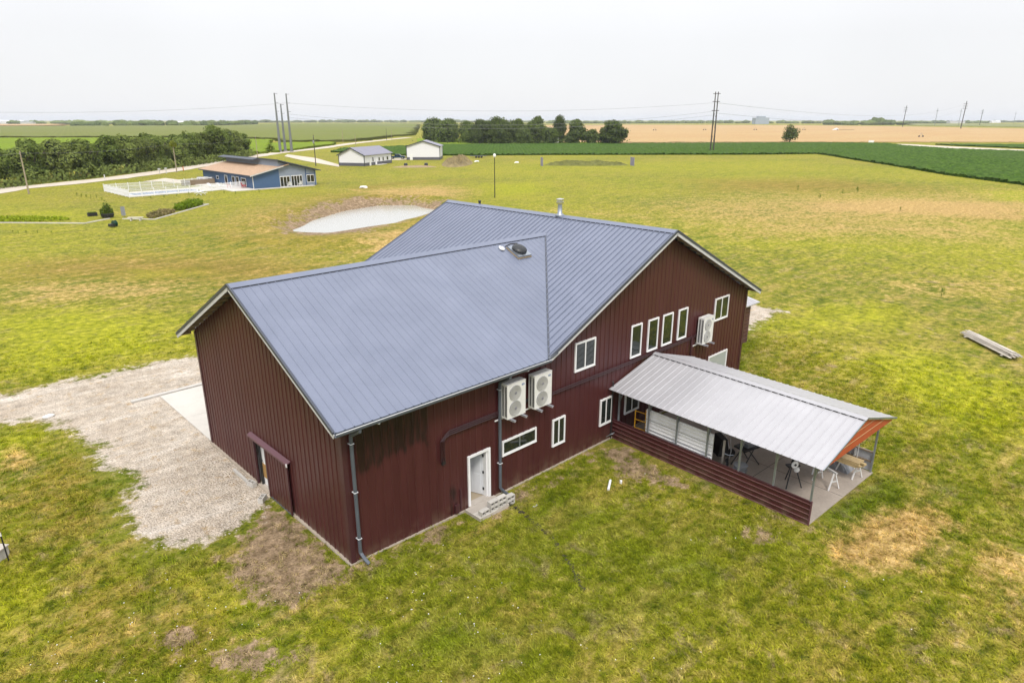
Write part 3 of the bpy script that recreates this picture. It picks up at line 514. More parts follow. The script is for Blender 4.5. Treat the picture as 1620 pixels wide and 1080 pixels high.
# ---------------------------------------------------------------- steel sheets
def ribbed(length_fn, x0, x1, rib, rh, rw, openings=(), base_fn=None, extra=None):
    """a sheet standing in u (0..) and t (up) with trapezoid ribs out of plane; returns verts (u, t, out) and faces.
    length_fn(u) -> top t, base_fn(u) -> bottom t; openings: (u0, u1, t0, t1)"""
    us = [(x0, 0)]; k = math.ceil((x0+1e-6)/rib-.5)
    prof = {x0: 0., x1: 0.}
    c = math.floor(x0/rib)*rib
    while c < x1+rib:
        m = c+rib/2
        for du, h in ((-rw, 0), (-rw*.45, rh), (rw*.45, rh), (rw, 0)):
            if x0 <= m+du <= x1: prof[m+du] = h
        c += rib
    def hh(u):
        m = math.floor(u/rib)*rib+rib/2; d = abs(u-m); return 0 if d >= rw else (rh if d <= rw*.45 else rh*(rw-d)/(rw*.55))
    prof[x0] = hh(x0); prof[x1] = hh(x1)
    for o in openings:
        for u in o[:2]:
            if x0 < u < x1: prof[u] = hh(u); 
    for u in (extra or ()):
        if x0 < u < x1: prof[u] = hh(u)
    ks = sorted(prof); V = []; F = []
    for a, b in zip(ks[:-1], ks[1:]):
        if b-a < 1e-5: continue
        segs = [((base_fn(a) if base_fn else 0., base_fn(b) if base_fn else 0.), (length_fn(a), length_fn(b)))]
        for o in openings:
            if a >= o[0]-1e-6 and b <= o[1]+1e-6:
                ns = []
                for lo, hi in segs:
                    if o[2] > lo[0]: ns.append((lo, (o[2], o[2])))
                    if o[3] < hi[0]: ns.append(((o[3], o[3]), hi))
                segs = ns
        for lo, hi in segs:
            if hi[0]-lo[0] < .005 and hi[1]-lo[1] < .005: continue
            n = len(V); V += [(a, lo[0], prof[a]), (b, lo[1], prof[b]), (b, hi[1], prof[b]), (a, hi[0], prof[a])]; F.append((n, n+1, n+2, n+3))
    return V, F
def sheets(name, u0, u1, width, to3, mat, parent, top, base=None, rib=.3048, rh=.022, rw=.04, openings=(), breaks=()):
    n = 0; u = u0; cache = {}
    while u < u1-1e-4:
        w = min(u+width, u1); V, F = ribbed(top, u, w, rib, rh, rw, [o for o in openings if o[1] > u and o[0] < w], base, breaks)
        if F:
            b = MB(); b.add([to3(*p) for p in V], F); b.build(name, mat, parent)
        u = w

# ---------------------------------------------------------------- the barn house
GR, GE, GS = 8.29, 5.07, .488          # garage ridge, eave, slope
MR, MX, MS = 8.99, 16.66, .48          # main ridge height, its x, slope
W, YR = 11.83, 6.0
barn = thing('barn_house', 'large dark maroon steel barn house with two blue-grey ribbed metal roofs', 'house')
gtop = lambda y: GR-GS*abs(y-YR)-.16
mtop = lambda x: MR-MS*abs(x-MX)-.16
def front_top(x):
    a = GE+.6*GS-.16
    return max(a, mtop(x)) if x > 8.45 else a
door_o = (4.98, 5.90, .0, 2.0)
sheets('wall_panel', 0, 25.1, .9144, lambda u, t, o: (u, -o, t), M['siding'], barn, front_top, lambda u: gz(u, 0)+.02, openings=[door_o], breaks=(8.45+.0, MX))
slide_o = (5.60, 6.92, -.1, 2.08)
sheets('wall_panel', 0, W, .9144, lambda u, t, o: (-o, u, t), M['siding'], barn, gtop, lambda u: .02, openings=[slide_o], breaks=(YR,))
sheets('wall_panel', 0, 15.0, .9144, lambda u, t, o: (25.1+o, u, t), M['siding'], barn, lambda u: mtop(25.1), lambda u: -.15)
sheets('wall_panel', 8.4, 25.1, .9144, lambda u, t, o: (u, 15.0+o, t), M['siding'], barn, mtop, lambda u: -.1, breaks=(MX,))
sheets('wall_panel', 0, 8.4, .9144, lambda u, t, o: (u, W+o, t), M['siding'], barn, lambda u: GE-.1, lambda u: 0)
MB().box(8.38, 8.42, W, 15, -.1, mtop(8.4)).build('back_wall', M['siding'], barn)
# corner trims
for x, y, dx, dy, z0, z1 in ((0, 0, 1, 1, .0, 5.2), (0, W, 1, -1, 0, 5.2), (25.1, 0, -1, 1, -.16, mtop(25.1))):
    b = MB(); b.box(min(x-.032*dx, x+.14*dx), max(x-.032*dx, x+.14*dx), y-.034*dy if dy > 0 else y, y if dy > 0 else y+.034, z0, z1)
    b.box(x-.034 if dx > 0 else x, x if dx > 0 else x+.034, min(y+.003*dy, y+.14*dy), max(y+.003*dy, y+.14*dy), z0, z1); b.build('corner_trim', M['maroon'], barn)
# foundation
b = MB(); b.box(-.10, .02, -.06, W, -.3, .055); b.build('foundation', M['found'], barn)
b = MB(); b.prism([(-.10, -.5), (25.22, -.5), (25.22, -.10), (6, -.085), (2, .0), (-.10, .05)], 'y', -.075, .02); b.build('foundation', M['found'], barn)
# roofs
def roof_sheet(name, u0, u1, width, to3, mat, top, base, breaks=(), rh=.018): sheets(name, u0, u1, width, to3, mat, barn, top, base, rib=.3048, rh=rh, rw=.026, breaks=breaks)
vx = lambda y: 8.49+(GR-GS*abs(y-YR)-GE)/MS
L_g = YR+.6
# garage slopes: u = x, t = distance up from the eave measured in y
def g_len(u):   # where the front slope stops at the valley: y may rise until z_main(x) == z_garage(y)
    z = GE+(u-8.49)*MS; return max(min((z-GE)/GS, L_g), 0) if u > 8.49 else 0
roof_sheet('roof_panel', -.515, vx(YR), .9144, lambda u, t, o: (u, -.6+t, GE+GS*t+o), M['roof'], lambda u: L_g, lambda u: g_len(u), breaks=(8.49,))
roof_sheet('roof_panel', -.515, vx(YR), .9144, lambda u, t, o: (u, W+.6-t, GE+GS*t+o), M['roof'], lambda u: W+.6-YR, lambda u: g_len(u), breaks=(8.49,))
# main slopes: u = y
L_m = 8.75
def m_base(y):
    if y < W+.7: return (vx(y) if y < W+.6 else 7.9)-(MX-L_m)-.02
    return 0
roof_sheet('roof_panel', -.595, 15.43, .9144, lambda u, t, o: (MX-L_m+t, u, MR-MS*(L_m-t)+o), M['roof'], lambda u: L_m, m_base, breaks=(YR, W+.6, W+.7), rh=.044)
roof_sheet('roof_panel', -.595, 15.43, .9144, lambda u, t, o: (MX+L_m-t, u, MR-MS*(L_m-t)+o), M['roof'], lambda u: L_m, lambda u: 0)
# ridge caps, with black closure bars standing in for the shadow gap under each leg
def cap(p0, p1, across, slope, up):
    a, c = Vector(p0), Vector(p1); n = Vector(across)
    b = MB(); w = .24
    for s in (1, -1):
        q = [a+Vector((0,0,up)), c+Vector((0,0,up)), c+n*s*w+Vector((0,0,up-slope*w)), a+n*s*w+Vector((0,0,up-slope*w))]
        b.add([*q, *[v-Vector((0,0,.014)) for v in q]], [(0,1,2,3) if s < 0 else (3,2,1,0), (2,3,7,6), (1,2,6,5), (3,0,4,7), (4,5,6,7)])
    b.build('ridge_cap', M['roof'], barn)
    b = MB()
    for s in (1, -1):
        q0, q1 = a+n*s*(w-.02)+Vector((0,0,up-slope*(w-.02)-.03)), c+n*s*(w-.02)+Vector((0,0,up-slope*(w-.02)-.03)); b.bar(q0, q1, .02, .05)
    b.build('ridge_closure', M['black'], barn)
cap((-.53, YR, GR), (vx(YR)+.1, YR, GR), (0, 1, 0), GS, .052)
cap((MX, -.61, MR), (MX, 15.45, MR), (1, 0, 0), MS, .052)
# valley flashing
b = MB()
for y0, y1 in ((-.6, YR), (YR, W+.6)):
    z0, z1 = GR-GS*abs(y0-YR), GR-GS*abs(y1-YR); b.bar((vx(y0)+.02, y0, z0+.02), (vx(y1)+.02, y1, z1+.02), .06, .05)
b.build('valley_flashing', M['dark_trim'], barn)
# rakes: pale fascia board under a dark edge trim; soffit with lookouts behind
def rake(pts, axis, out, depth, label=None):
    for (a, c) in zip(pts[:-1], pts[1:]):
        a, c = Vector(a), Vector(c); n = Vector(out)
        MB().bar(a+Vector((0,0,-.115))+n*.012, c+Vector((0,0,-.115))+n*.012, .03, .15).build('fascia', M['fascia'], barn)
        MB().bar(a+Vector((0,0,.005))+n*.025, c+Vector((0,0,.005))+n*.025, .06, .10).build('rake_trim', M['dark_trim'], barn)
        b = MB(); q = [a, c, c-n*depth, a-n*depth]; b.add([v+Vector((0,0,-.045)) for v in q]+[v+Vector((0,0,-.062)) for v in q], [(0,1,2,3),(7,6,5,4),(0,4,5,1),(1,5,6,2),(2,6,7,3),(3,7,4,0)]); b.build('soffit', M['soffit'], barn)
        L = (c-a).length; k = int(L/.61)
        for i in range(1, k+1):
            p = a.lerp(c, (i-.3)/k); MB().bar(p-n*.01+Vector((0,0,-.11)), p-n*(depth-.0)+Vector((0,0,-.11)), .045, .09).build('lookout', M['purlin'], barn)
rake([(-.515, -.6, GE), (-.515, YR, GR), (-.515, W+.6, GE)], 'y', (-1, 0, 0), .5)
rake([(8.6, -.595, MR-MS*(MX-8.6)), (MX, -.595, MR), (MX+L_m, -.595, MR-MS*L_m)], 'x', (0, -1, 0), .56)
rake([(7.92, 15.43, MR-MS*(MX-7.92)), (MX, 15.43, MR), (MX+L_m, 15.43, MR-MS*L_m)], 'x', (0, 1, 0), .4)
# eave soffit and gutter
MB().add([(-.5, -.58, GE-.06), (8.6, -.58, GE-.06), (8.6, 0, GE+.2), (-.5, 0, GE+.2)], [(0, 1, 2, 3)]).build('eave_soffit', M['dark_trim'], barn)
b = MB(); prof = [(-.60, .0), (-.60, -.09), (-.64, -.12), (-.70, -.12), (-.735, -.07), (-.735, .0), (-.725, .0), (-.725, -.065), (-.695, -.108), (-.645, -.108), (-.612, -.085), (-.612, 0)]
b.prism([(y, GE+z) for y, z in prof], 'x', -.53, 8.55); b.build('gutter', M['gutter'], barn)
MB().box(-.53, 8.62, -.742, -.722, GE-.004, GE+.012).build('gutter_lip', M['gutter_w'], barn)
MB().bar((MX+L_m+.02, -.6, MR-MS*L_m-.05), (MX+L_m+.02, 15.4, MR-MS*L_m-.05), .06, .12).build('eave_trim', M['dark_trim'], barn)
# small return where the main rake meets the gutter
MB().prism([(8.45, GE-.02), (8.95, GE+.14), (8.95, GE+.22), (8.45, GE+.05)], 'y', -.68, -.6).build('rake_return', M['gutter'], barn)
def downspout(x, ztop, bottom, n_strap, kick):
    b = MB(); pts = [(x+.02, -.66, ztop), (x+.02, -.66, ztop-.10), (x, -.14, ztop-.42), (x, -.12, ztop-.55), (x, -.12, bottom+.35)]
    pts += [(x+kick[0]*.5, -.14+kick[1]*.5, bottom+.15), (x+kick[0], -.14+kick[1], bottom+.03)]
    b.tube(pts, .062, 8); s = b.build('downspout', M['gutter'], barn)
    for i in range(n_strap):
        z = ztop-.7-(ztop-.9-bottom)*i/(n_strap-.6); MB().box(x-.07, x+.07, -.188, -.02, z-.010, z+.010).build('strap', M['gutter_w'], s)
downspout(.26, GE-.08, .05, 3, (.10, -.30)); downspout(6.42, GE-.08, -.14, 2, (.25, -.12))
for x in (.95, 7.35):
    MB().tube([(x, -.66, GE-.12), (x+.02, -.45, GE-.2), (x+.06, -.3, GE-.23)], .05, 8).build('gutter_outlet', M['gutter_w'], barn)
# windows
def window(x0, x1, z0, z1, style='slider', glass='glass', y=0.):
    fw = .075 if x1-x0 > .9 or style != 'fixed' else .07
    b = MB(); P = y-.062
    b.box(x0, x1, P, y-.0, z1-fw, z1).box(x0, x1, P, y, z0, z0+fw).box(x0, x0+fw, P, y, z0+fw, z1-fw).box(x1-fw, x1, P, y, z0+fw, z1-fw)
    w = b.build('window', M['white'], barn)
    xm = (x0+x1)/2
    if style == 'fixed':
        MB().box(x0+fw, x1-fw, y-.034, y-.026, z0+fw, z1-fw).build('pane', M[glass], w)
    else:
        MB().box(xm-.028, xm+.028, P+.008, y-.02, z0+fw, z1-fw).build('mullion', M['white' if style == 'slider' else 'galv'], w)
        MB().box(x0+fw, xm-.028, y-.034, y-.026, z0+fw, z1-fw).build('pane', M[glass], w); MB().box(xm+.028, x1-fw, y-.038, y-.03, z0+fw, z1-fw).build('pane', M[glass], w)
    MB().box(x0-.01, x1+.01, y-.075, y-.001, z0-.02, z0-.002).build('sill', M['white'], w)
    return w
window(6.6, 8.46, 1.46, 2.08, 'strip'); window(9.41, 10.18, .85, 2.05); window(12.49, 13.34, .75, 2.0)
window(10.68, 11.98, 3.80, 5.04); window(21.66, 23.05, 3.68, 4.89)
for x0, x1 in ((14.47, 15.27), (15.76, 16.57), (16.92, 17.77), (18.26, 19.05)): window(x0, x1, 3.45, 4.97, 'fixed')
window(14.3, 15.4, .75, 2.0)
w = window(21.5, 23.45, -.1, 1.75, 'fixed', 'glass2')
# entry door
b = MB(); b.box(4.90, 4.99, -.06, .02, -.02, 2.07).box(5.89, 5.99, -.06, .02, -.02, 2.07).box(4.99, 5.89, -.06, .02, 1.98, 2.07); fr = b.build('door_frame', M['white'], barn)
b = MB(); b.box(5.83, 5.89, .02, .20, 0, 1.98).box(4.99, 5.83, .02, .20, 1.93, 1.98).box(4.99, 5.04, .02, .2, 0, 1.93); b.build('jamb', M['white'], fr)
ang = R_(68); dl = link('door', None, barn, loc=(5.82, .20, .03), rot=(0, 0, -ang))   # hinged on the right jamb, swung inwards
b = MB(); b.box(-.86, 0, 0, .045, 0, 1.9)
for zz in ((.12, .85), (.98, 1.78)):
    for xx in ((-.76, -.47), (-.39, -.10)): b.box(xx[0], xx[1], -.008, .0, *zz)
b.build('door_leaf', M['doorwhite'], fr, ).matrix_basis = Matrix.Translation((5.82, .20, .03)) @ Matrix.Rotation(-ang, 4, 'Z')
bpy.data.objects.remove(dl)
for z in (.3, 1.0, 1.7): MB().box(5.80, 5.835, .15, .21, z-.05, z+.05).build('hinge', M['dark'], fr)
MB().box(4.9, 6.0, -.10, .2, -.05, .015).build('threshold', M['concrete'], fr)
MB().box(.05, 8.3, .02, W-.05, -.3, .005).build('floor_slab', M['innerfloor'], barn)
b = MB(); b.box(3.6, 8.2, 3.1, 3.15, 0, 3).box(3.55, 3.6, .03, 3.15, 0, 3).box(7.9, 7.95, .03, 3.1, 0, 3).box(3.6, 7.9, .03, 3.1, 2.6, 2.65); b.build('inner_wall', M['inner'], barn)
MB().box(4.5, 4.56, -.05, -.022, .0, .9).build('cover_strip', M['maroon'], barn)
# sliding door on the gable side
sd = MB(); V, F = ribbed(lambda u: 2.1, 3.92, 5.66, .2286, .02, .03, (), lambda u: .06); sd.add([(-.11-o, u, t) for u, t, o in V], F)
sd.box(-.105, -.07, 3.92, 5.66, .06, 2.1); so = sd.build('sliding_door', M['siding'], barn)
MB().box(-.15, -.105, 3.86, 3.93, .05, 2.12).build('edge_trim', M['maroon'], so); MB().box(-.14, -.105, 5.64, 5.70, .05, 2.12).build('edge_trim', M['maroon'], so)
MB().box(-.13, -.06, 3.9, 5.66, .02, .07).build('bottom_rail', M['gutter'], so)
b = MB(); b.prism([(-.03, 2.26), (-.19, 2.19), (-.19, 2.10), (-.17, 2.10), (-.17, 2.16), (-.03, 2.22)], 'y', 3.75, 7.05); b.build('track_cover', M['maroon_l'], barn)
MB().box(-.2, -.17, 3.74, 3.8, 2.08, 2.2).build('track_cap', M['white'], barn)
MB().box(-.06, .02, 6.9, 7.0, .0, 2.1).build('jamb_trim', M['maroon'], barn)
MB().box(.0, 1.2, 5.6, 7.0, .0, .02).build('sill_plate', M['concrete'], barn)
MB().box(-.35, .0, 5.75, 6.9, -.12, -.01).build('door_apron', M['found'], barn)
b = MB(); b.box(.16, .19, 4.5, 8.5, 0, 2.6); pw = b.build('sheathed_partition', M['sheath'], barn)
for y0, y1, z0, z1 in ((6.35, 6.8, .35, .95),): MB().box(.14, .158, y0, y1, z0, z1).build('board_patch', M['brownboard'], pw)
for yy in (6.22, 6.8): MB().box(.06, .14, yy-.035, yy+.035, 0, 2.5).build('stud', M['dark'], pw)
b = MB(); rr = random.Random(3)
for k in range(14):
    y, z = rr.uniform(5.7, 6.9), rr.uniform(.2, 2.0); b.box(.148, .157, y, y+rr.uniform(.06, .16), z, z+.03)
b.build('printed_marks', M['dark_trim'], pw)
# refrigerant lines on the front
def pipes(name, paths, r, mat):
    b = MB()
    for p in paths: b.tube(p, r, 6)
    return b.build(name, mat, barn)
for k in range(3):
    d = .075*k
    pipes('refrigerant_pipe', [[(6.9, -.10, 3.42-d), (4.05-d*.2, -.10, 3.42-d), (3.92-d*.3, -.10, 3.36-d), (3.66+.075*k, -.10, 3.14-d*.3), (3.66+.075*k, -.10, 2.35)]], .024, M['maroon_d'])
for k in range(2):
    d = .09*k
    pipes('refrigerant_pipe', [[(8.85, -.10, 3.33-d), (19.2, -.10, 3.33-d), (20.1, -.1, 3.40-d)]], .026, M['maroon_d'])
MB().box(3.72, 3.86, -.09, -.022, 2.2, 2.45).build('wall_penetration', M['black'], barn)
MB().box(7.35, 7.95, -.09, -.02, 3.35, 3.45).build('refrigerant_pipe', M['dark'], barn)
MB().tube([(13.3, -.07, -.1), (13.3, -.07, 2.6), (13.22, -.12, 2.7)], .03, 6).build('vent_pipe', M['dark'], barn)
MB().lathe((19.55, -.12, 0), [(.05, .0), (.05, 3.3)], 8).build('drain_pipe', M['maroon'], barn)
MB().box(4.22, 4.38, -.12, -.02, .02, .35).build('meter_box', M['maroon'], barn)
b = MB(); b.tube([(12.95, -.10, .1), (13.0, -.3, .28), (13.1, -.35, .28)], .02, 6); b.tube([(12.9, -.3, .28), (13.25, -.3, .28)], .025, 6); b.build('hose_bib', M['galv'], barn)
# roof fittings
b = MB(); b.lathe((MX-.02, 6.35, MR-.05), [(.24, 0), (.22, .10), (.12, .17), (.11, .55), (.11, .60)], 16); ch = b.build('chimney', M['galv'], barn, True)
b = MB(); b.lathe((MX-.02, 6.35, MR), [(.13, .55), (.13, .62), (.19, .62), (.19, .70), (.14, .71), (.14, .76), (.20, .77), (.20, .83), (.06, .86)], 16); b.build('chimney_cap', M['chrome'], ch)
b = MB(); b.lathe((MX+.1, 12.7, MR), [(.07, -.1), (.07, .16), (.09, .16), (.09, .22)], 10); b.build('vent_pipe', M['dark'], barn)
# roof fan on the garage slope
RF = Matrix.Translation((12.42, 5.02, GE+GS*(5.02+.6)+.03)) @ Matrix.Rotation(math.atan(GS), 4, 'X')
rf = link('roof_fan', None, barn)
def on_roof(o): o.matrix_basis = RF; return o
bpy.data.objects.remove(rf)
fan = on_roof(MB().box(-.40, .40, -.42, .42, 0, .10).build('roof_fan', M['galv'], barn))
MB().box(-.43, .43, -.46, .46, -.015, .012).build('flashing', M['soilheap'], fan)
MB().lathe((0, .03, .10), [(.34, 0), (.36, .06), (.33, .12), (.20, .19), (.05, .21)], 24).build('fan_hood', M['dark'], fan, True)
MB().tube([(-.45, .5, .05), (-.1, .56, .1), (.3, .52, .09)], .03, 6).build('fan_gasket', M['black'], fan)
pb_ = MB(); pb_.ball((0, 0, .03), .13, .17, .06, 10, 5, .3, random.Random(2)); pb_ = pb_.build('pipe_boot', M['white'], barn, True); pb_.matrix_basis = Matrix.Translation((11.7, 5.42, GE+GS*(6.02)+.03)) @ Matrix.Rotation(math.atan(GS), 4, 'X')

# lean-to on the far side of the barn
lt = thing('lean_to_shed', 'small maroon lean-to with pale sloped roof behind the barn\'s right corner', 'shed', (0, 0, 0))
n = 10
for i in range(n):
    z0 = -.1+i*.26; V, F = ribbed(lambda u: 30.7, z0, z0+.26, .26, .035, .04, (), lambda u: 25.15); MB().add([(t, 2.4-o, u) for u, t, o in V], F).build('wall_panel', M['siding'], lt)
    MB().box(25.25, 30.72, 2.352, 2.362, z0+.115, z0+.14).build('rib_cap', M['maroon_r'], lt)
MB().box(30.68, 30.72, 2.4, 9, -.1, 2.45).build('side_wall', M['siding'], lt)
b = MB(); b.prism([(2.05, 2.50), (9.2, 4.1), (9.2, 4.16), (2.05, 2.56)], 'x', 25.14, 31.2); b.build('roof', M['roof_white'], lt)
b = MB()
for k in range(19): x = 25.4+k*.3; b.bar((x, 2.05, 2.57), (x, 9.2, 4.17), .04, .02)
b.build('roof_ribs', M['roof_white'], lt)

# ---------------------------------------------------------------- air conditioners
def make_ac():
    t = thing('air_conditioner', 'x', 'air conditioner', group='twin-fan air conditioners hung on the front wall')
    b = MB(); w, d, h = .47, .33, 1.34; b.box(-w, w, -.47, -.47+d, 0, h); b.build('casing', M['acwhite'], t)
    MB().box(-w-.006, w+.006, -.478, -.47+d+.006, h+.001, h+.028).build('lid', M['acwhite'], t); MB().box(-w+.02, w-.02, -.39, -.378, h+.028, h+.036).build('lid_seam', M['acgrey'], t)
    for z in (.36, .97):
        g = MB(); g.lathe((-.07, -.470, z), [(.30, 0), (.30, -.014), (.285, -.02)], 28, 'y'); g = g.build('fan_grille', M['acgrey'], t)
        g2 = MB()
        for r in (.05, .11, .17, .23, .285): g2.lathe((-.07, -.492, z), [(r, 0), (r+.012, -.006), (r+.012, .0)], 24, 'y')
        for k in range(15):
            x = -.28+.04*k; s = math.sqrt(max(.292**2-x*x, 0)); g2.box(-.07+x-.005, -.07+x+.005, -.502, -.494, z-s, z+s)
        g2.build('guard_wires', M['acwhite'], g, kind='stuff'); MB().lathe((-.07, -.50, z), [(.055, 0), (.05, -.012)], 16, 'y').build('fan_hub', M['acgrey'], g)
    b = MB()
    for yc in (-.40, -.25):
        for k in range(26): z = .10+k*.046; b.box(-w-.010, -w-.001, yc-.045, yc+.045, z, z+.026)
    b.build('coil_slots', M['black'], t, kind='stuff')
    b = MB(); b.box(.27, .40, -.479, -.471, 1.17, 1.235); bd = b.build('badge', M['blue'], t)
    b = MB(); b.bar((.285, -.482, 1.20), (.315, -.482, 1.215), .004, .012); b.bar((.315, -.482, 1.215), (.345, -.482, 1.195), .004, .012); b.bar((.345, -.482, 1.195), (.385, -.482, 1.21), .004, .012); b.build('emblem', M['white'], bd)
    for x in (-.30, .30):
        MB().box(x-.025, x+.025, -.70, .02, -.075, -.03).build('wall_bracket', M['white'], t); MB().box(x-.05, x+.05, -.72, -.45, -.03, -.001).build('foot', M['acgrey'], t)
    MB().box(-.72, .62, -.075, -.035, -.13, -.09).build('wall_rail', M['white'], t)
    MB().tube([(.47, -.2, 1.0), (.56, -.15, 1.0), (.60, -.02, 1.0)], .02, 6).build('pipe_stub', M['acgrey'], t)
    return t
ac = make_ac(); ac.location = (6.94, 0, 3.17); ac['label'] = 'white twin-fan air conditioner nearest the grey downspout'
dup(ac, (8.37, 0, 3.13), label='white twin-fan air conditioner under the meeting point of the two roofs')
dup(ac, (20.42, 0, 2.90), label='white twin-fan air conditioner high up beside the right gable window')

# ---------------------------------------------------------------- steps and blocks
st = thing('doorstep', 'concrete landing slab under the open white door', 'step', (0, 0, 0))
MB().box(4.68, 6.12, -.92, -.075, -.3, .0).build('slab', M['concrete'], st); MB().box(4.68, 5.55, -.92, -.5, .0, .004).build('worn_patch', M['slab'], st)
def block_mesh():
    b = MB(); L, Wd, H = .20, .10, .19; t = .03
    # a hollow block, cells along Y with dark plugs painting in their shade, resting on its long side
    for x0, x1 in ((-L, -L+t), (-t/2, t/2), (L-t, L)): b.box(x0, x1, -Wd, Wd, 0, H)
    b.box(-L+t, -t/2, -Wd, Wd, 0, t).box(t/2, L-t, -Wd, Wd, 0, t).box(-L+t, -t/2, -Wd, Wd, H-t, H).box(t/2, L-t, -Wd, Wd, H-t, H)
    b.cur = 1; b.box(-L+t, -t/2, -.02, .02, t, H-t).box(t/2, L-t, -.02, .02, t, H-t); return b.mesh('cinder_block', [M['block'], M['blockhole']])
bm_ = block_mesh()
def block(x, y, z, rz, label, rot=None):
    o = link('cinder_block', bm_, loc=(x, y, z), rot=rot or (0, 0, rz)); tag(o, label, 'cinder block', 'loose grey cinder blocks'); return o
block(4.98, -.80, .005, .04, 'grey cinder block alone at the left end of the landing slab')
block(5.42, -.80, .005, 0, 'bottom left cinder block in the taller stack on the landing slab')
block(5.42, -.80, .20, .02, 'top left cinder block in the taller stack on the landing slab')
block(5.83, -.80, .005, 0, 'bottom right cinder block in the taller stack on the landing slab')
block(5.83, -.80, .20, -.02, 'top right cinder block in the taller stack on the landing slab')
block(6.27, -.78, -.14, .03, 'grey cinder block at the right end, on the grass beside the slab')
block(6.27, -.78, .055, .0, 'top cinder block at the right end beside the landing slab')
block(-.38, 6.98, .10, 1.75, 'cinder block lying left of the sliding door opening, cells facing up', rot=(R_(90), 0, 1.75))
block(-.52, 5.72, .10, .9, 'cinder block lying right of the sliding door opening, cells facing up', rot=(R_(90), 0, .75))
b = MB(); b.box(-.09, .0, -.9, .9, 0, .10); o = b.build('kerb_timber', M['block']); o.location = (-.27, 7.75, 0); tag(o, 'pale concrete kerb piece along the wall left of the sliding door', 'kerb')
# concrete apron at the garage's far end
ap = thing('concrete_apron', 'white concrete slab at the left garage end beside gravel', 'slab')
for (x0, x1, y0, y1) in ((.0, 3.9, 12.0, 15.2), (.0, 3.9, 15.215, 18.9), (3.915, 8.2, 12.0, 15.2), (3.915, 8.2, 15.215, 18.9)): MB().box(x0, x1, y0, y1, -.2, .05).build('slab_panel', M['slab'], ap)
o = MB().box(-1.3, 8.2, 19.0, 19.25, -.05, .09).build('edge_beam', M['block']); tag(o, 'narrow pale concrete beam beyond the white slab', 'beam')

# ---------------------------------------------------------------- the porch
PO = (13.45, .0, -.15); PRZ = R_(-2.6)
porch = thing('porch', 'open steel porch with light grey ribbed gable roof and low maroon side', 'porch', PO, PRZ)
MB().box(.0, 5.6, -9.22, -.06, -.12, .05).build('floor', M['porchfloor'], porch)
b = MB()
for y in (-3.1, -6.15): b.box(.0, 5.6, y-.012, y+.012, .05, .0535)
b.box(2.79, 2.81, -9.2, -.1, .05, .0535); b.build('floor_joint', M['blockhole'], porch)
posts = [-.32, -1.95, -3.4, -4.85, -6.3, -7.72, -9.14]; PRT, PEV, PXC = 3.47, 2.52, 2.8
pz = lambda x: PRT-(PRT-PEV)/3.2*abs(x-PXC)
for y in posts:
    for x, s in ((.05, 1), (5.55, -1)):
        MB().box(x-.032, x+.032, y-.032, y+.032, .05, pz(x)-.1).build('post', M['galv'], porch)
        MB().bar((x, y-.0, 1.9), (x+s*.62, y, pz(x+s*.62)-.09), .05, .05).build('knee_brace', M['galv'], porch)
    b = MB(); b.bar((.0, y, pz(0)-.075), (PXC, y, PRT-.075), .055, .055); b.bar((5.6, y, pz(5.6)-.075), (PXC, y, PRT-.075), .055, .055); b.build('rafter', M['galv'], porch)
for x in (-.2, .9, 1.9, 2.6, 3.0, 3.7, 4.7, 5.8):
    MB().bar((x, -9.42, pz(x)-.028), (x, -.1, pz(x)-.028), .06, .03).build('purlin', M['wood'] if x > 2.8 else M['galv'], porch)
def psheet(s, wallcut):
    u = -9.55
    while u < -.05:
        w = min(u+.9144, -.05); V, F = ribbed(lambda q: 3.2, u, w, .3048, .022, .03, (), lambda q: 0.)
        b = MB(); top = [(PXC-s*(3.2-t), q, PEV+(PRT-PEV)/3.2*t+o) for q, t, o in V]; b.add(top, F)
        b.cur = 1; b.add([(PXC-s*(3.2-t), q, PEV+(PRT-PEV)/3.2*t-.006) for q, t, o in [(u, 0, 0), (w, 0, 0), (w, 3.2, 0), (u, 3.2, 0)]], [(0, 1, 2, 3)])
        b.build('roof_panel', [M['roof_white'], M['orange'] if s < 0 else M['fascia']], porch); u = w
psheet(1, 0); psheet(-1, 0)
b = MB()
for s in (1, -1): b.add([(PXC, -9.6, PRT+.045), (PXC, -.05, PRT+.045), (PXC+s*.2, -.05, PRT+.045-.2*.297), (PXC+s*.2, -9.6, PRT+.045-.2*.297)], [(0, 1, 2, 3)])
b.build('ridge_cap', M['roof_white'], porch)
b = MB()
for s in (1, -1):
    yy = -9.5
    while yy < -.2: b.box(PXC+s*.19-.01, PXC+s*.19+.01, yy, yy+.17, PRT-.045, PRT-.012); yy += .3048
b.build('ridge_closure', M['black'], porch, kind='stuff')
b = MB()
for s in (1, -1): b.bar((PXC, -9.57, PRT-.01), (PXC+s*3.2, -9.57, PEV-.01), .03, .07)
b.build('rake_trim', M['galv'], porch)
gy_ = -9.47
for z0, z1 in ((PEV-.10, PEV+.22), (PEV+.225, PEV+.53), (PEV+.535, PRT-.11)):
    f = lambda z: max(3.12*(PRT-.10-z)/(PRT-PEV+.0), .02); MB().prism([(PXC-min(f(z0), 3.1), z0), (PXC+min(f(z0), 3.1), z0), (PXC+f(z1), z1), (PXC-f(z1), z1)], 'y', gy_, gy_+.02).build('gable_panel', M['orange'], porch)
    if z0 > PEV: MB().box(PXC-f(z0), PXC+f(z0), gy_-.012, gy_-.002, z0-.012, z0+.006).build('seam', M['wood'], porch)
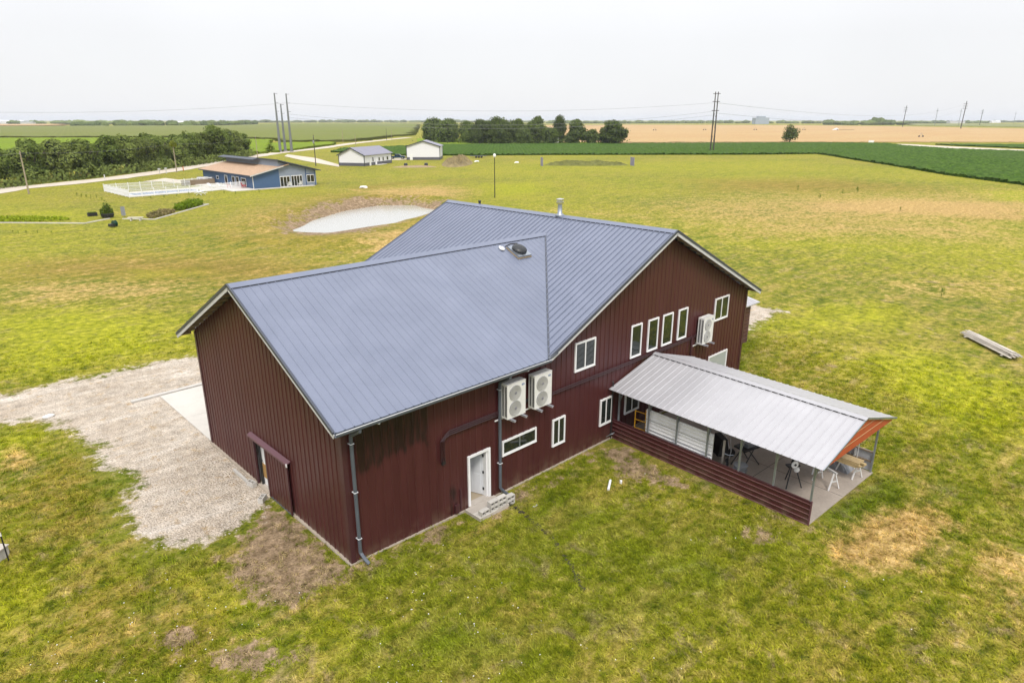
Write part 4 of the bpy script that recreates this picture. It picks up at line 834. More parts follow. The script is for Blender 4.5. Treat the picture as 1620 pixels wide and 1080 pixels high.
# low maroon wall on the near side
for a, c in ((-9.2, -6.15), (-6.149, -3.1), (-3.099, -.06)):
    V, F = ribbed(lambda u: c, .0, 1.02, .204, .03, .035, (), lambda u: a); b = MB(); b.add([(-.015-o, t, u-.08) for u, t, o in V], F); wp = b.build('fence_panel', M['siding'], porch)
    for k in range(5): MB().box(-.052, -.044, a, c, .204*k+.102-.08+.008, .204*k+.102-.08+.020).build('rib_cap', M['maroon_r'], wp)
MB().box(-.03, .05, -9.2, -.06, .93, .955).build('fence_cap', M['maroon'], porch)
MB().box(-.05, -.0, -9.24, -9.19, -.1, 1.0).build('fence_end_trim', M['maroon_l'], porch)
MB().prism([(-.14, -.2), (.0, -.2), (.0, -.03), (-.10, -.05)], 'y', -9.25, -.1).build('footing', M['found'], porch)
# low grey screen on the far side
for a, c in ((-9.1, -7.75), (-7.7, -6.35), (-6.28, -4.9), (-4.8, -3.45), (-3.35, -2.0)):
    s = MB().box(5.60, 5.62, a, c, .08, .95).build('screen_panel', M['screen'], porch)
    MB().box(5.53, 5.595, a, c, .90, .95).build('rail', M['soffit'], s); MB().box(5.53, 5.595, a, c, .48, .53).build('rail', M['soffit'], s); MB().box(5.53, 5.595, (a+c)/2-.03, (a+c)/2+.03, .08, .9).build('stile', M['fascia'], s)
T = Matrix.Translation(PO) @ Matrix.Rotation(PRZ, 4, 'Z')
def at_porch(x, y, z=.05): v = T @ Vector((x, y, z)); return (v.x, v.y, v.z)
# stack of white garage door sections leaning inside
gd = thing('garage_door_panel', 'long white ribbed garage door panel standing behind the porch posts', 'door panel', at_porch(.22, 0, .05), PRZ)
for i in range(4):
    V, F = ribbed(lambda u: -1.7, 0, .47, .157, .03, .02, (), lambda u: -5.0); b = MB(); b.add([(-o, t, u+.475*i) for u, t, o in V], F); b.box(.003, .05, -5.0, -1.7, .475*i, .475*i+.468); b.build('door_section', M['white'], gd)
    if i: MB().box(-.004, .002, -5.0, -1.7, .475*i-.012, .475*i+.004).build('joint', M['dark'], gd)
yl = thing('scaffold_frame', 'yellow steel scaffold end frame near the barn wall under the porch', 'scaffold frame', at_porch(.35, -1.35), PRZ+.1)
for y in (-.42, -.22, .32): MB().tube([(0, y, .0), (0, y, 1.75 if y < .3 else 1.6)], .024, 8).build('upright', M['yellow'], yl)
for z in (.35, .75, 1.15, 1.55): MB().tube([(0, -.42, z), (0, .32, z)], .020, 8).build('rung', M['yellow'], yl)
# mitre saw on its folding stand
ms = thing('mitre_saw', 'black tripod saw stand carrying a saw with round white dial', 'saw', at_porch(2.1, -7.45), PRZ-.5)
for a, (dx, dy) in enumerate(((-.35, -.25), (.3, -.3), (.05, .4))): MB().tube([(dx*.25, dy*.25, .85), (dx, dy, 0)], .024, 8).build('leg', M['dark'], ms)
MB().box(-.25, .25, -.12, .12, .84, .9).build('table', M['dark'], ms); MB().lathe((-.05, -.14, 1.0), [(.13, 0), (.15, -.02), (.15, -.05), (.10, -.06)], 20, 'y').build('blade_guard', M['white'], ms)
MB().lathe((-.05, -.21, 1.0), [(.05, 0), (.045, -.02)], 14, 'y').build('arbor', M['dark'], ms); MB().tube([(-.05, .0, 1.0), (.1, .1, 1.15), (.3, .1, 1.1)], .05, 8).build('motor', M['dark'], ms); MB().ball((.12, -.1, .72), .12, .1, .12).build('dust_bag', M['sheath'], ms)
ts = thing('table_saw', 'black folding work stand with splayed legs left of the dial saw', 'saw stand', at_porch(2.25, -5.4), PRZ-.2)
for dx, dy in ((-.5, -.3), (.5, -.3), (-.5, .3), (.5, .3)): MB().tube([(-dx*.3, dy*.8, .8), (dx, dy, 0)], .024, 8).build('leg', M['dark'], ts)
MB().box(-.45, .45, -.3, .3, .8, .88).build('table', M['dark'], ts); MB().box(-.2, .2, -.2, .2, .88, 1.05).build('saw_body', M['galv'], ts)
wb = thing('wheelbarrow', 'upturned black wheelbarrow with pale handles beneath the porch', 'wheelbarrow', at_porch(2.0, -4.35), PRZ+1.0)
b = MB(); b.add([(-.3, -.25, .2), (.3, -.25, .2), (.3, .25, .2), (-.3, .25, .2), (-.35, -.1, 1.0), (.35, -.1, 1.0), (.35, .15, 1.0), (-.35, .15, 1.0)], [(3,2,1,0),(4,5,6,7),(0,1,5,4),(1,2,6,5),(2,3,7,6),(3,0,4,7)]); b.build('tray', M['black'], wb)
for x in (-.36, .36): MB().tube([(x, -.2, 1.1), (x, -.3, .45), (x*.5, -.35, .0)], .02, 6).build('handle', M['fascia'], wb)
MB().lathe((0, -.5, .18), [(.18, -.04), (.19, 0), (.18, .04)], 18, 'x').build('wheel', M['black'], wb)
bk = thing('plastic_tubs', 'stack of translucent blue-grey tubs beside a porch post', 'tubs', at_porch(.75, -6.0), PRZ)
for i in range(4): MB().lathe((0, 0, .2*i), [(.20, 0), (.25, .15), (.28, .17), (.28, .19)], 18).build('tub', M['tarp'], bk)
bc = thing('bicycle_frame', 'dark jumble of cycle and garden tools at the end of the white panel', 'cycle', at_porch(.65, -5.45), PRZ+.4)
for x in (-.35, .35):
    b = MB(); n = 24
    for k in range(n): a0, a1 = 6.283*k/n, 6.283*(k+1)/n; b.tube([(x+.26*math.cos(a0), 0, .27+.26*math.sin(a0)), (x+.26*math.cos(a1), 0, .27+.26*math.sin(a1))], .02, 5, False)
    b.build('wheel', M['black'], bc)
b = MB(); b.tube([(-.35, 0, .27), (-.1, 0, .75), (.25, 0, .8), (.35, 0, .27)], .018, 6); b.tube([(-.35, 0, .27), (.0, 0, .3), (.25, 0, .8)], .018, 6); b.tube([(-.1, 0, .75), (.0, 0, .3)], .018, 6); b.build('frame', M['dark'], bc)
MB().tube([(.25, -.2, .95), (.25, 0, .9), (.25, .2, .95)], .018, 6).build('handlebar', M['galv'], bc); MB().box(-.2, .02, -.06, .06, .80, .85).build('saddle', M['black'], bc)
tp = MB().box(-.035, .035, -.035, .035, 0, 1.55).build('timber_post', M['woodgrey']); tp.location = at_porch(.75, -5.2); tag(tp, 'grey upright timber leaning by the end of the white panel', 'post')
def sawhorse(x, y, rz, label):
    t = thing('sawhorse', label, 'sawhorse', at_porch(x, y), PRZ+rz, 'white sawhorses on the porch floor')
    MB().box(-.45, .45, -.04, .04, .66, .74).build('beam', M['fascia'], t)
    for sx in (-1, 1):
        for sy in (-1, 1): MB().bar((sx*.36, sy*.03, .68), (sx*.42, sy*.26, 0), .05, .03).build('leg', M['white'], t)
        MB().box(sx*.39-.012, sx*.39+.012, -.15, .15, .3, .36).build('brace', M['fascia'], t)
sawhorse(3.2, -8.35, 1.2, 'empty white sawhorse nearest the open corner of the porch floor')
sawhorse(3.9, -7.3, 1.35, 'white sawhorse holding the left end of the lumber'); sawhorse(4.75, -8.6, 1.2, 'white sawhorse under the right end of the lumber')
sawhorse(2.6, -4.0, .2, 'white sawhorse deep under the porch near the black stands')
ls = thing('lumber_stack', 'stack of long yellow pine boards laid across sawhorses', 'lumber', at_porch(4.3, -7.6, .79), PRZ)
rr = random.Random(8)
for i in range(5):
    for j in range(4 if i < 4 else 2):
        x = -.25+.14*j+rr.uniform(-.01, .01); y = rr.uniform(-.12, .12); MB().box(x-.064, x+.064, -1.6+y, 1.8+y, .045*i+.002, .045*i+.042).build('board', M['wood'], ls)
gl = thing('grey_mat', 'rumpled dark grey tarpaulin heap beside the lumber', 'tarpaulin', at_porch(5.0, -7.4, .05), PRZ)
b = MB(); rr = random.Random(4); nx_, ny_ = 9, 16
b.add([(-.35+.7*i/(nx_-1), -1.2+2.4*j/(ny_-1), .0 if i in (0, nx_-1) or j in (0, ny_-1) else rr.uniform(.12, .34)) for j in range(ny_) for i in range(nx_)], [(j*nx_+i, j*nx_+i+1, (j+1)*nx_+i+1, (j+1)*nx_+i) for j in range(ny_-1) for i in range(nx_-1)]); b.build('sheet', M['tarp'], gl)
hk = thing('hooked_pole', 'thin white pole with curved top by the far porch screen', 'pole', at_porch(5.35, -8.6), PRZ); MB().tube([(0, 0, 0), (0, 0, 1.35), (0, .06, 1.45), (0, .16, 1.46), (0, .2, 1.38)], .018, 6).build('rod', M['fascia'], hk); MB().box(-.05, .05, -.03, .03, 0, .03).build('foot', M['white'], hk)

b = MB(); rr = random.Random(12); tp_ = [Vector(p) for p in TRENCH]; k = 0
for a, c in zip(tp_[:-1], tp_[1:]):
    n = int((c-a).length/.12); d = (c-a).normalized(); nn = Vector((-d.y, d.x))
    for i in range(n):
        p = a.lerp(c, (i+rr.random())/n)+nn*rr.uniform(-.05, .05); s = rr.uniform(.05, .14); z = gz(p.x, p.y)+.035; an = rr.random()*6
        b.add([(p.x+s*math.cos(an+q), p.y+s*.7*math.sin(an+q), z) for q in (0, 1.2, 2.4, 3.7, 5)], [(0, 1, 2, 3, 4)])
b.build('trench_soil', simple('dark_damp_soil', (.040, .034, .018), .95), kind='stuff')
# small things on the lawn
o = MB(); o.tube([(9.68, -2.8, -.08), (10.3, -2.42, -.07)], .05, 10); tag(o.build('plastic_pipe', M['white']), 'short white plastic pipe lying on the grass before the porch', 'pipe')
o = MB(); o.tube([(10.5, -2.79, -.14), (10.5, -2.79, -.0)], .05, 10); tag(o.build('pipe_cap', M['white']), 'white pipe stub standing up beside the lying pipe', 'pipe')
b = MB(); b.box(6.75, 6.95, -1.62, -1.55, -.13, -.10); tag(b.build('scrap_wood', M['fascia']), 'small pale scrap on the grass right of the cinder blocks', 'scrap')
ub = thing('utility_box', 'low grey concrete meter box with black pole at the left picture edge', 'utility box', (-8.2, 8.3, 0), .7)
MB().box(-.30, .22, -.22, .22, 0, .36).build('box', M['block'], ub); MB().box(-.33, .25, -.25, .25, .362, .40).build('lid', M['concrete'], ub)
mp_ = thing('marker_post', 'thin black marker post with orange and white tip beside grey box', 'marker post', (-8.0, 8.12, 0)); MB().tube([(.02, -.2, 0), (.0, -.2, .95)], .022, 8).build('pole', M['black'], mp_); MB().tube([(0, -.2, .952), (-.01, -.2, 1.10)], .027, 8).build('white_band', M['white'], mp_); MB().tube([(-.01, -.2, 1.102), (-.02, -.2, 1.26)], .027, 8).build('orange_tip', M['orangecap'], mp_)
b = MB(); b.ball((-4.7, 20.0, .05), .28, .14, .10, 10, 5, .3, random.Random(4)); tag(b.build('white_bag', M['sheath'], None, True), 'crumpled pale bag at the gravel\'s grassy edge', 'bag')
pl = thing('board_pile', 'pile of weathered grey planks lying alone on the right lawn', 'planks', (40.75, -8.95, 0), math.atan2(-10.63+6.82, 38.83-42.75))
rr = random.Random(6)
for i in range(4):
    for j in range(6-i):
        y = -.42+.16*j+.08*i+rr.uniform(-.03, .03); s = rr.uniform(-.35, .35); b = MB(); b.box(-2.3+s, 2.2+s, y-.065, y+.065, .05+.055*i, .05+.055*i+.045); q = b.build('plank', M['woodgrey'], pl); q.rotation_euler = (0, 0, rr.uniform(-.035, .035))
for x in (-1.8, 1.8): MB().box(x-.05, x+.05, -.6, .5, 0, .05).build('bearer', M['woodgrey'], pl)
b = MB(); rr = random.Random(9)

# weeds standing in the lawn
def weed_mesh(seed, n=22, h=.5, r=.22):
    rr = random.Random(seed); b = MB()
    for k in range(n):
        a = rr.random()*6.283; z = rr.uniform(.1, h); rad = r*rr.uniform(.2, 1)*(1-.5*z/h); s = .05+.07*rr.random(); c = Vector((math.cos(a)*rad, math.sin(a)*rad, z)); u = Vector((math.cos(a), math.sin(a), .4)).normalized()*s; v = Vector((-math.sin(a), math.cos(a), 0))*s*.5
        b.add([c-u, c+v, c+u, c-v], [(0, 1, 2, 3)])
    for k in range(3): b.tube([(0, 0, 0), (rr.uniform(-.1, .1), rr.uniform(-.1, .1), h*.9)], .008, 4)
    return b.mesh('weed', M['weed'])
def weed(x, y, s, k, label, name='weed'):
    o = link(name, WM[k % len(WM)], loc=(x, y, gz(x, y)), rot=(0, 0, x*3.1 % 6.28), label=label, category='weed' if name == 'weed' else 'sapling'); o.scale = (s*.6, s*.6, s*.62); return o
WM = [weed_mesh(i) for i in range(4)]
for k, (x, y, s, l) in enumerate(((53.05, -3.0, 2.2, 'thin upright weed alone on the right lawn above the plank pile'), (129.4, 42.8, 3.2, 'low dark weed, leftmost in the dry band of the far lawn'), (133.1, 32.5, 3.6, 'darkest bushy weed right of centre in the dry band of the far lawn'),
    (128.6, 33.6, 2.8, 'small weed just left of the darkest weed on the far lawn'), (116.5, 33.0, 3., 'wispy tall weed at the near edge of the far dry band'), (108.0, 17.0, 2.4, 'small weed in the dry orange streak of the far lawn'))): weed(x, y, s, k, l)
GRP = 'small saplings around the pool yard'
for k, (x, y) in enumerate([(19.89, 131.16), (20.23, 129.36), (20.64, 127.51), (20.97, 125.77), (21.72, 125.06), (21.4, 119.85)]):
    weed(x, y, 2.1, k, f'reddish sapling left of the white pool fence, {["farthest", "second farthest", "third farthest", "third nearest", "second nearest", "nearest"][k]} in its row', 'sapling')['group'] = GRP
for k, (x, y) in enumerate([(28.29, 116.08), (30.7, 116.61), (33.11, 117.24), (35.91, 119.14), (38.92, 122.2), (41.72, 116.82), (42.85, 114.17), (47.65, 114.51)]):
    weed(x, y, 1.9, k, f'dark sapling in the lawn before the pool, {["first", "second", "third", "fourth", "fifth", "sixth", "seventh", "eighth"][k]} from the left', 'sapling')['group'] = GRP
for k, (x, y) in enumerate([(3.74, 87.79), (4.12, 86.75), (4.96, 86.64), (6.0, 85.65), (7.28, 84.44)]):
    weed(x, y, 1.3, k, f'tiny shrub below the left garden kerb, {["first", "second", "third", "fourth", "fifth"][k]} from the left', 'sapling')['group'] = GRP

# ---------------------------------------------------------------- garden beds by the left lawn
def bed(name, label, pts, w=.24, h=.12):
    t = thing(name, label, 'kerb')
    for a, c in zip(pts[:-1], pts[1:]): MB().bar((*a, h/2), (*c, h/2), w, h).build('edging', M['slab'], t)
bed('garden_edging', 'long pale concrete edging of the left garden bed', [(-14, 108), (3.94, 99.61), (12.39, 90.8), (16.09, 93.6)])
bed('garden_edging', 'pale concrete edging around the flower bed below the pool', [(17.4, 92.0), (20.54, 88.16), (32.96, 101.29), (32.2, 102.3)])
def foliage_patch(name, label, cat, cx, cy, rx, ry, rz, h, n, mat, seed, leaf=.16):
    rr = random.Random(seed); b = MB()
    for k in range(n):
        a = rr.random()*6.283; r = math.sqrt(rr.random()); x, y = r*math.cos(a)*rx, r*math.sin(a)*ry; z = rr.random()**.6*h*(1-.5*r)*(.6+.8*rr.random())
        s = leaf*rr.uniform(.6, 1.3); d = Vector((rr.gauss(0, 1), rr.gauss(0, 1), rr.gauss(.3, .6))).normalized(); u = d*s; v = d.cross(Vector((rr.gauss(0, 1), rr.gauss(0, 1), .3))).normalized()*s*.6; c = Vector((x, y, z+.05)); b.add([c-u, c+v, c+u, c-v], [(0, 1, 2, 3)])
    o = b.build(name, mat); o.location = (cx, cy, 0); o.rotation_euler = (0, 0, rz); tag(o, label, cat); return o
foliage_patch('flower_bed', 'bright green plants filling the far end of the flower bed', 'plants', 29.2, 99.6, 4.6, 1.1, .81, 1.1, 1500, leaf_mat('bright_bed_leaves', (.12, .22, .015), (.24, .34, .03)), 1, .2)
foliage_patch('flower_bed', 'brownish flowering plants at the near end of the flower bed', 'plants', 22.8, 92.6, 3.6, 1.2, .81, .8, 900, leaf_mat('dry_bed_leaves', (.15, .16, .05), (.34, .26, .14)), 2, .17)
foliage_patch('garden_plants', 'yellow-green plants behind the left garden edging', 'plants', 5, 102.5, 9, 2.2, -.75, .45, 1300, leaf_mat('yellow_bed_leaves', (.18, .26, .015), (.32, .38, .03)), 3, .22)
def bush(name, label, x, y, r, h, n, seed): foliage_patch(name, label, 'bush', x, y, r, r, 0, h, n, M['weed'], seed, .15)
bush('round_bush', 'round dark green bush at the end of the left garden edging', 16.3, 95.6, .85, 1.9, 900, 5)
MB_ = MB(); MB_.lathe((16.3, 95.4, 0), [(.75, 0), (.85, .55), (.8, .6)], 14); tag(MB_.build('bush_planter', M['black']), 'black tub holding the round dark bush', 'planter')
pbx = thing('black_planter', 'low black planter box left of the round bush', 'planter', (15.1, 98.8, 0)); MB().box(-.6, .6, -.35, .35, 0, .5).build('box', M['black'], pbx); MB().box(-.5, .5, -.28, .28, .5, .6).build('soil', M['weed'], pbx)
hz = thing('hose_reel', 'dark green hose reel cart on the lawn between the garden beds', 'hose reel', (14.6, 84.9, 0), .4)
b = MB(); b.lathe((0, 0, .42), [(.42, -.18), (.42, -.14), (.22, -.13), (.22, .13), (.42, .14), (.42, .18)], 18, 'x'); b.build('reel', simple('dark_green_plastic', (.01, .05, .03), .5), hz); MB().box(-.75, -.2, -.3, .3, .1, .45).build('box', M['dark'], hz); MB().tube([(.2, -.2, 0), (.2, 0, .85), (.2, .2, 0)], .03, 6).build('frame', M['black'], hz)
bn = thing('garden_bench', 'small white concrete bench at the corner of the flower bed', 'bench', (18.3, 89.0, 0), -.6)
MB().box(-1.0, 1.0, -.25, .25, .40, .5).build('seat', M['slab'], bn)
for x in (-.6, .6): MB().box(x-.1, x+.1, -.2, .2, 0, .4).build('leg', M['slab'], bn)
si = thing('garden_sign', 'small grey upright panel beside the flower bed edging', 'sign', (18.2, 94.5, 0)); MB().box(-.28, .28, -.04, .04, .2, 1.5).build('panel', M['tarp'], si); MB().tube([(0, 0, 0), (0, 0, .2)], .04, 6).build('post', M['galv'], si)

# ---------------------------------------------------------------- blue house and pool
bh = thing('blue_house', 'low blue house with tan shingle roof and taller grey wing', 'house', (0, 0, 0))
HX0, HX1, HX2, HY0, HY1 = 49.6, 55.4, 63.9, 121.5, 149.0
b = MB(); b.prism([(HX0, 0), (HX1, 0), (HX1, 4.1), (HX0, 2.75)], 'y', HY0, HY0+.2); b.box(HX0, HX0+.2, HY0+.2, HY1, 0, 2.75); b.prism([(HX0, 0), (HX1, 0), (HX1, 4.1), (HX0, 2.75)], 'y', HY1-.2, HY1); b.build('blue_wall', M['bluewall'], bh)
b = MB(); b.prism([(HX1+.003, 0), (HX2, 0), (HX2, 3.2), (HX1+.003, 5.3)], 'y', HY0+.05, HY0+.25); b.box(HX2-.2, HX2, HY0+.25, HY1, 0, 3.2); b.prism([(HX1, 0), (HX2, 0), (HX2, 3.2), (HX1, 5.3)], 'y', HY1-.2, HY1); b.build('grey_wall', M['greywall'], bh)
MB().prism([(HX0-.7, 2.62), (HX1+2.2, 4.62), (HX1+2.2, 4.78), (HX0-.7, 2.78)], 'y', HY0-.6, HY1+.5).build('shingle_roof', M['shingle'], bh)
MB().prism([(HX0-.72, 2.52), (HX1+.9, 4.22), (HX1+.9, 4.44), (HX0-.72, 2.74)], 'y', HY0-.66, HY0-.603).build('fascia', M['fascia'], bh)
MB().box(HX0-.78, HX0-.705, HY0-.6, HY1+.5, 2.55, 2.76).build('eave_fascia', M['darkroof'], bh)
MB().prism([(HX1+.1, 3.9), (HX1+.3, 3.9), (HX1+.3, 5.6), (HX1+.1, 5.6)], 'y', HY0+.26, HY1).build('clerestory_wall', M['greywall'], bh)
MB().prism([(HX1-.3, 5.52), (HX2+.9, 3.0), (HX2+.9, 3.2), (HX1-.3, 5.74)], 'y', HY0-.7, HY1+.6).build('upper_roof', M['darkroof'], bh)
MB().prism([(HX1-1.6, 5.25), (HX1-.31, 5.52), (HX1-.31, 5.70), (HX1-1.6, 5.42)], 'y', HY0+9, HY1+.6).build('clerestory_eave', M['darkroof'], bh)
MB().box(HX0-.05, HX0+.12, HY0-.04, HY0-.001, 0, 2.7).build('corner_trim', M['fascia'], bh)
MB().box(HX2-2.5, HX2-2.3, HY0+.01, HY0+.049, 0, 3.7).build('trim_board', M['bluetrim'], bh); MB().box(HX2-.38, HX2-.2, HY0+.01, HY0+.049, 0, 3.2).build('trim_board', M['bluetrim'], bh); MB().box(HX2-2.3, HX2-.38, HY0+.01, HY0+.049, 2.35, 2.5).build('trim_board', M['bluetrim'], bh)
def hwin(x0, x1, z0, z1, n, y=HY0+.05):
    b = MB(); f = .13; b.box(x0, x1, y-.06, y-.001, z1-f, z1).box(x0, x1, y-.06, y-.001, z0, z0+f*.7)
    for k in range(n+1): xc = x0+(x1-x0)*k/n; w = f if k in (0, n) else f*.6; b.box(max(x0, xc-w/2), min(x1, xc+w/2), y-.06, y-.001, z0+f*.7, z1-f)
    w = b.build('window', M['white'], bh)
    for k in range(n): MB().box(x0+(x1-x0)*k/n+.05, x0+(x1-x0)*(k+1)/n-.05, y-.03, y-.002, z0+f*.7, z1-f).build('pane', M['glass'], w)
hwin(55.55, 57.75, .05, 2.25, 3); hwin(58.05, 60.6, .05, 2.3, 4); hwin(HX2-2.25, HX2-.45, .65, 2.3, 2)
def lwin(y0, y1, z0, z1):
    x = HX0; b = MB(); f = .13; b.box(x-.06, x-.001, y0, y1, z1-f, z1).box(x-.06, x-.001, y0, y1, z0, z0+f*.6).box(x-.06, x-.001, y0, y0+f, z0+f*.6, z1-f).box(x-.06, x-.001, y1-f, y1, z0+f*.6, z1-f); w = b.build('window', M['white'], bh)
    MB().box(x-.03, x-.002, y0+f, y1-f, z0+f*.6, z1-f).build('pane', M['glass'], w)
for a in ((139.6, 141.0, .9, 1.7), (134.6, 136.2, .05, 2.1), (130.6, 132.2, .05, 2.1), (128.4, 130.0, .05, 2.1), (124.8, 127.3, .3, 2.0)): lwin(*a)
MB().box(HX0-5.2, HX2-1.5, HY0-2.1, HY0-.7, -.1, .12).build('patio', M['slab'], bh); MB().box(HX0-5.2, HX0-.05, HY0-.69, HY1-8, -.1, .12).build('patio', M['slab'], bh)
pf = thing('pool_fence', 'white picket fence around the swimming pool', 'fence')
FP = [(50.5, 125.8), (41.9, 123.3), (26.4, 122.1), (26.0, 137.5), (42, 139.2), (47.5, 141)]
picks = MB()
for (a, c) in zip(FP[:-1], FP[1:]):
    a, c = Vector((*a, 0)), Vector((*c, 0)); L = (c-a).length; n = max(1, round(L/2.2))
    for k in range(n): p = a.lerp(c, k/n); MB().box(p.x-.06, p.x+.06, p.y-.06, p.y+.06, 0, 1.5).build('post', M['white'], pf)
    for z in (.12, .75, 1.32): MB().bar((a.x, a.y, z), (c.x, c.y, z), .05, .07).build('rail', M['white'], pf)
    for k in range(int(L/.15)):
        p = a.lerp(c, k*.15/L); picks.box(p.x-.022, p.x+.022, p.y-.022, p.y+.022, .1, 1.38)
picks.build('pickets', M['white'], pf, kind='stuff')
MB().prism([(26.6, 122.4), (41.8, 123.6), (49.3, 125.9), (49.3, 138), (41, 133.6), (26.4, 132.2)], 'z', -.1, .06).build('pool_deck', M['slab'], None, kind='structure')
po = thing('swimming_pool', 'long rectangular swimming pool with bright blue water', 'pool', (33.9, 127.6, .062), R_(6)); MB().box(-6.4, 6.4, -2.6, 2.6, 0, .05).build('coping', M['white'], po); MB().box(-6.1, 6.1, -2.3, 2.3, .052, .058).build('pool_water', M['poolwater'], po)
def lounger(x, y, rz, label):
    t = thing('lounger', label, 'lounger', (x, y, .06), rz, 'white loungers on the pool deck'); MB().box(-.35, .35, -.9, .4, .28, .36).build('seat', M['white'], t); MB().bar((0, .4, .32), (0, 1.0, .85), .7, .07).build('backrest', M['white'], t)
    for dx in (-.3, .3):
        for dy in (-.8, .35): MB().box(dx-.03, dx+.03, dy-.03, dy+.03, 0, .28).build('leg', M['white'], t)
lounger(44.6, 130.6, .5, 'white lounger on the pool deck, farther from the blue house'); lounger(46.3, 129.6, .7, 'white lounger on the pool deck, nearer the blue house')
def chair(x, y, rz, mat, label, grp):
    t = thing('garden_chair', label, 'chair', (x, y, .12), rz, grp); MB().box(-.32, .32, -.3, .3, .33, .40).build('seat', mat, t)
    for k in range(5): q = -.26+.13*k; MB().bar((q, .28, .36), (q, .52, 1.12-.05*abs(k-2)), .10, .03).build('slat', mat, t)
    for s in (-1, 1):
        MB().box(s*.38-.05, s*.38+.05, -.35, .35, .58, .62).build('armrest', mat, t)
        for yy in (-.3, .3): MB().box(s*.36-.03, s*.36+.03, yy-.03, yy+.03, 0, .58).build('leg', mat, t)
chair(48.9, 124.6, 1.5, M['red'], 'red slatted garden chair nearest the blue house corner', 'slatted garden chairs at the blue house'); chair(46.9, 127.4, 1.2, M['red'], 'red slatted garden chair behind the pool fence', 'slatted garden chairs at the blue house')
chair(56.9, 120.3, 3.0, M['white'], 'left white garden chair before the grey wing windows', 'slatted garden chairs at the blue house'); chair(59.3, 120.4, 3.3, M['white'], 'right white garden chair before the grey wing windows', 'slatted garden chairs at the blue house')
pt = thing('picnic_table', 'white low table on the lawn before the pool fence', 'table', (37.6, 117.6, 0), .6); MB().box(-.9, .9, -.35, .35, .62, .68).build('tabletop', M['white'], pt)
for s in (-1, 1): MB().box(-.9, .9, s*.7-.13, s*.7+.13, .38, .43).build('seat', M['white'], pt); MB().bar((s*.6, -.6, 0), (s*.6, .3, .62), .07, .07).build('leg', M['white'], pt); MB().bar((s*.6, .6, 0), (s*.6, -.3, .62), .07, .07).build('leg', M['white'], pt)
eq = thing('pool_equipment', 'grey pump units with white pipes at the far end of the pool deck', 'pool pump', (47.9, 142.6, 0), -.9)
for k in range(3): MB().box(-1.9+1.3*k, -.9+1.3*k, -.45, .45, .1, 1.35).build('cabinet', [M['acgrey'], M['acwhite'], M['tarp']][k], eq)
MB().tube([(-1.9, -.6, .1), (-1.9, -.6, 1.2), (1.8, -.6, 1.2), (1.8, -.6, .1)], .07, 8).build('pipework', M['white'], eq)
rw = MB().box(41.5, 48.6, 139.6, 139.9, 0, 1.1).build('retaining_wall', M['soffit']); tag(rw, 'low dark wall behind the pool deck near the pumps', 'wall')

# ---------------------------------------------------------------- white sheds, truck
def shed(name, label, x0, x1, y0, y1, h, hp, ridge, rz, origin, door):
    t = thing(name, label, 'shed', (*origin, 0), rz); over = .45; w = .95
    if ridge == 'y': xm = (x0+x1)/2; g = [(x0, w), (x1, w), (x1, h), (xm, hp), (x0, h)]; ax = 'y'; a, c, p, q = y0, y1, x0, x1
    else: xm = (y0+y1)/2; g = [(y0, w), (y1, w), (y1, h), (xm, hp), (y0, h)]; ax = 'x'; a, c, p, q = x0, x1, y0, y1
    MB().prism(g, ax, a, c).build('wall', M['shedwhite'], t)
    MB().box(x0-.03, x1+.03, y0-.03, y1+.03, 0, w).build('wainscot', M['shedgrey'], t)
    sl = (hp-h)/(xm-p)
    for s, e in ((-1, p), (1, q)):
        ee = e+s*over; ze = h-sl*over; MB().prism([(xm, hp+.02), (ee, ze+.02), (ee, ze+.14), (xm, hp+.14)] if s < 0 else [(xm, hp+.02), (xm, hp+.14), (ee, ze+.14), (ee, ze+.02)], ax, a-over, c+over).build('roof', M['shedroof'], t)
    for yy in (a-over-.02, c+over+.02):
        for s, e in ((-1, p), (1, q)):
            ee = e+s*over; ze = h-sl*over
            pts = ((ee, yy, ze+.03), (xm, yy, hp+.03)) if ax == 'y' else ((yy, ee, ze+.03), (yy, xm, hp+.03)); MB().bar(*pts, .05, .26).build('rake_trim', M['dark_trim'], t)
    for cx, cy in ((x0, y0), (x1, y0), (x0, y1), (x1, y1)): MB().box(cx-.09, cx+.09, cy-.09, cy+.09, 0, h-.05).build('corner_trim', M['dark_trim'], t)
    return t
# shed A: gable end faces the camera's left, long side with door and windows to the right
sA = shed('white_shed', 'left white shed with grey base, door and small windows', 0, 8.9, 0, 18, 3.3, 5.4, 'y', 0, (0, 0), None)
RA = math.atan2(166.76-175.1, 104.93-100.33)
sA.location = (100.33, 175.1, 0); sA.rotation_euler = (0, 0, RA); 
for y, z0, z1, wd, nm, mt in ((3.6, 0, 2.1, .5, 'door', 'white'), (7.4, 0, 2.1, .5, 'door', 'white'), (5.4, 1.2, 2.4, .25, 'window', 'glass'), (9.5, 1.2, 2.2, .35, 'window', 'glass'), (12.2, 1.2, 2.2, .3, 'window', 'glass'), (15.2, 1.2, 2.2, .45, 'window', 'glass')):
    MB().box(8.94, 9.0, y-wd, y+wd, z0, z1).build(nm, M[mt], sA)
MB().box(9.0, 10.4, 6.5, 12, 0, .12).build('stoop', M['slab'], sA)
sB = shed('white_shed', 'right white shed with tall blank wall and one white door', 0, 11.8, 0, 12, 4.7, 6.5, 'y', 0, (0, 0), None)
RB = math.atan2(178.37-186.34, 142.54-133.91); sB.location = (133.91, 186.34, 0); sB.rotation_euler = (0, 0, RB); MB().box(1.1, 2.1, -.09, -.035, 0, 2.1).build('door', M['white'], sB)
tk = thing('pickup_truck', 'dark blue crew-cab pickup parked between the two white sheds', 'pickup truck', (134.5, 193.0, 0), math.atan2(-.69, .72))
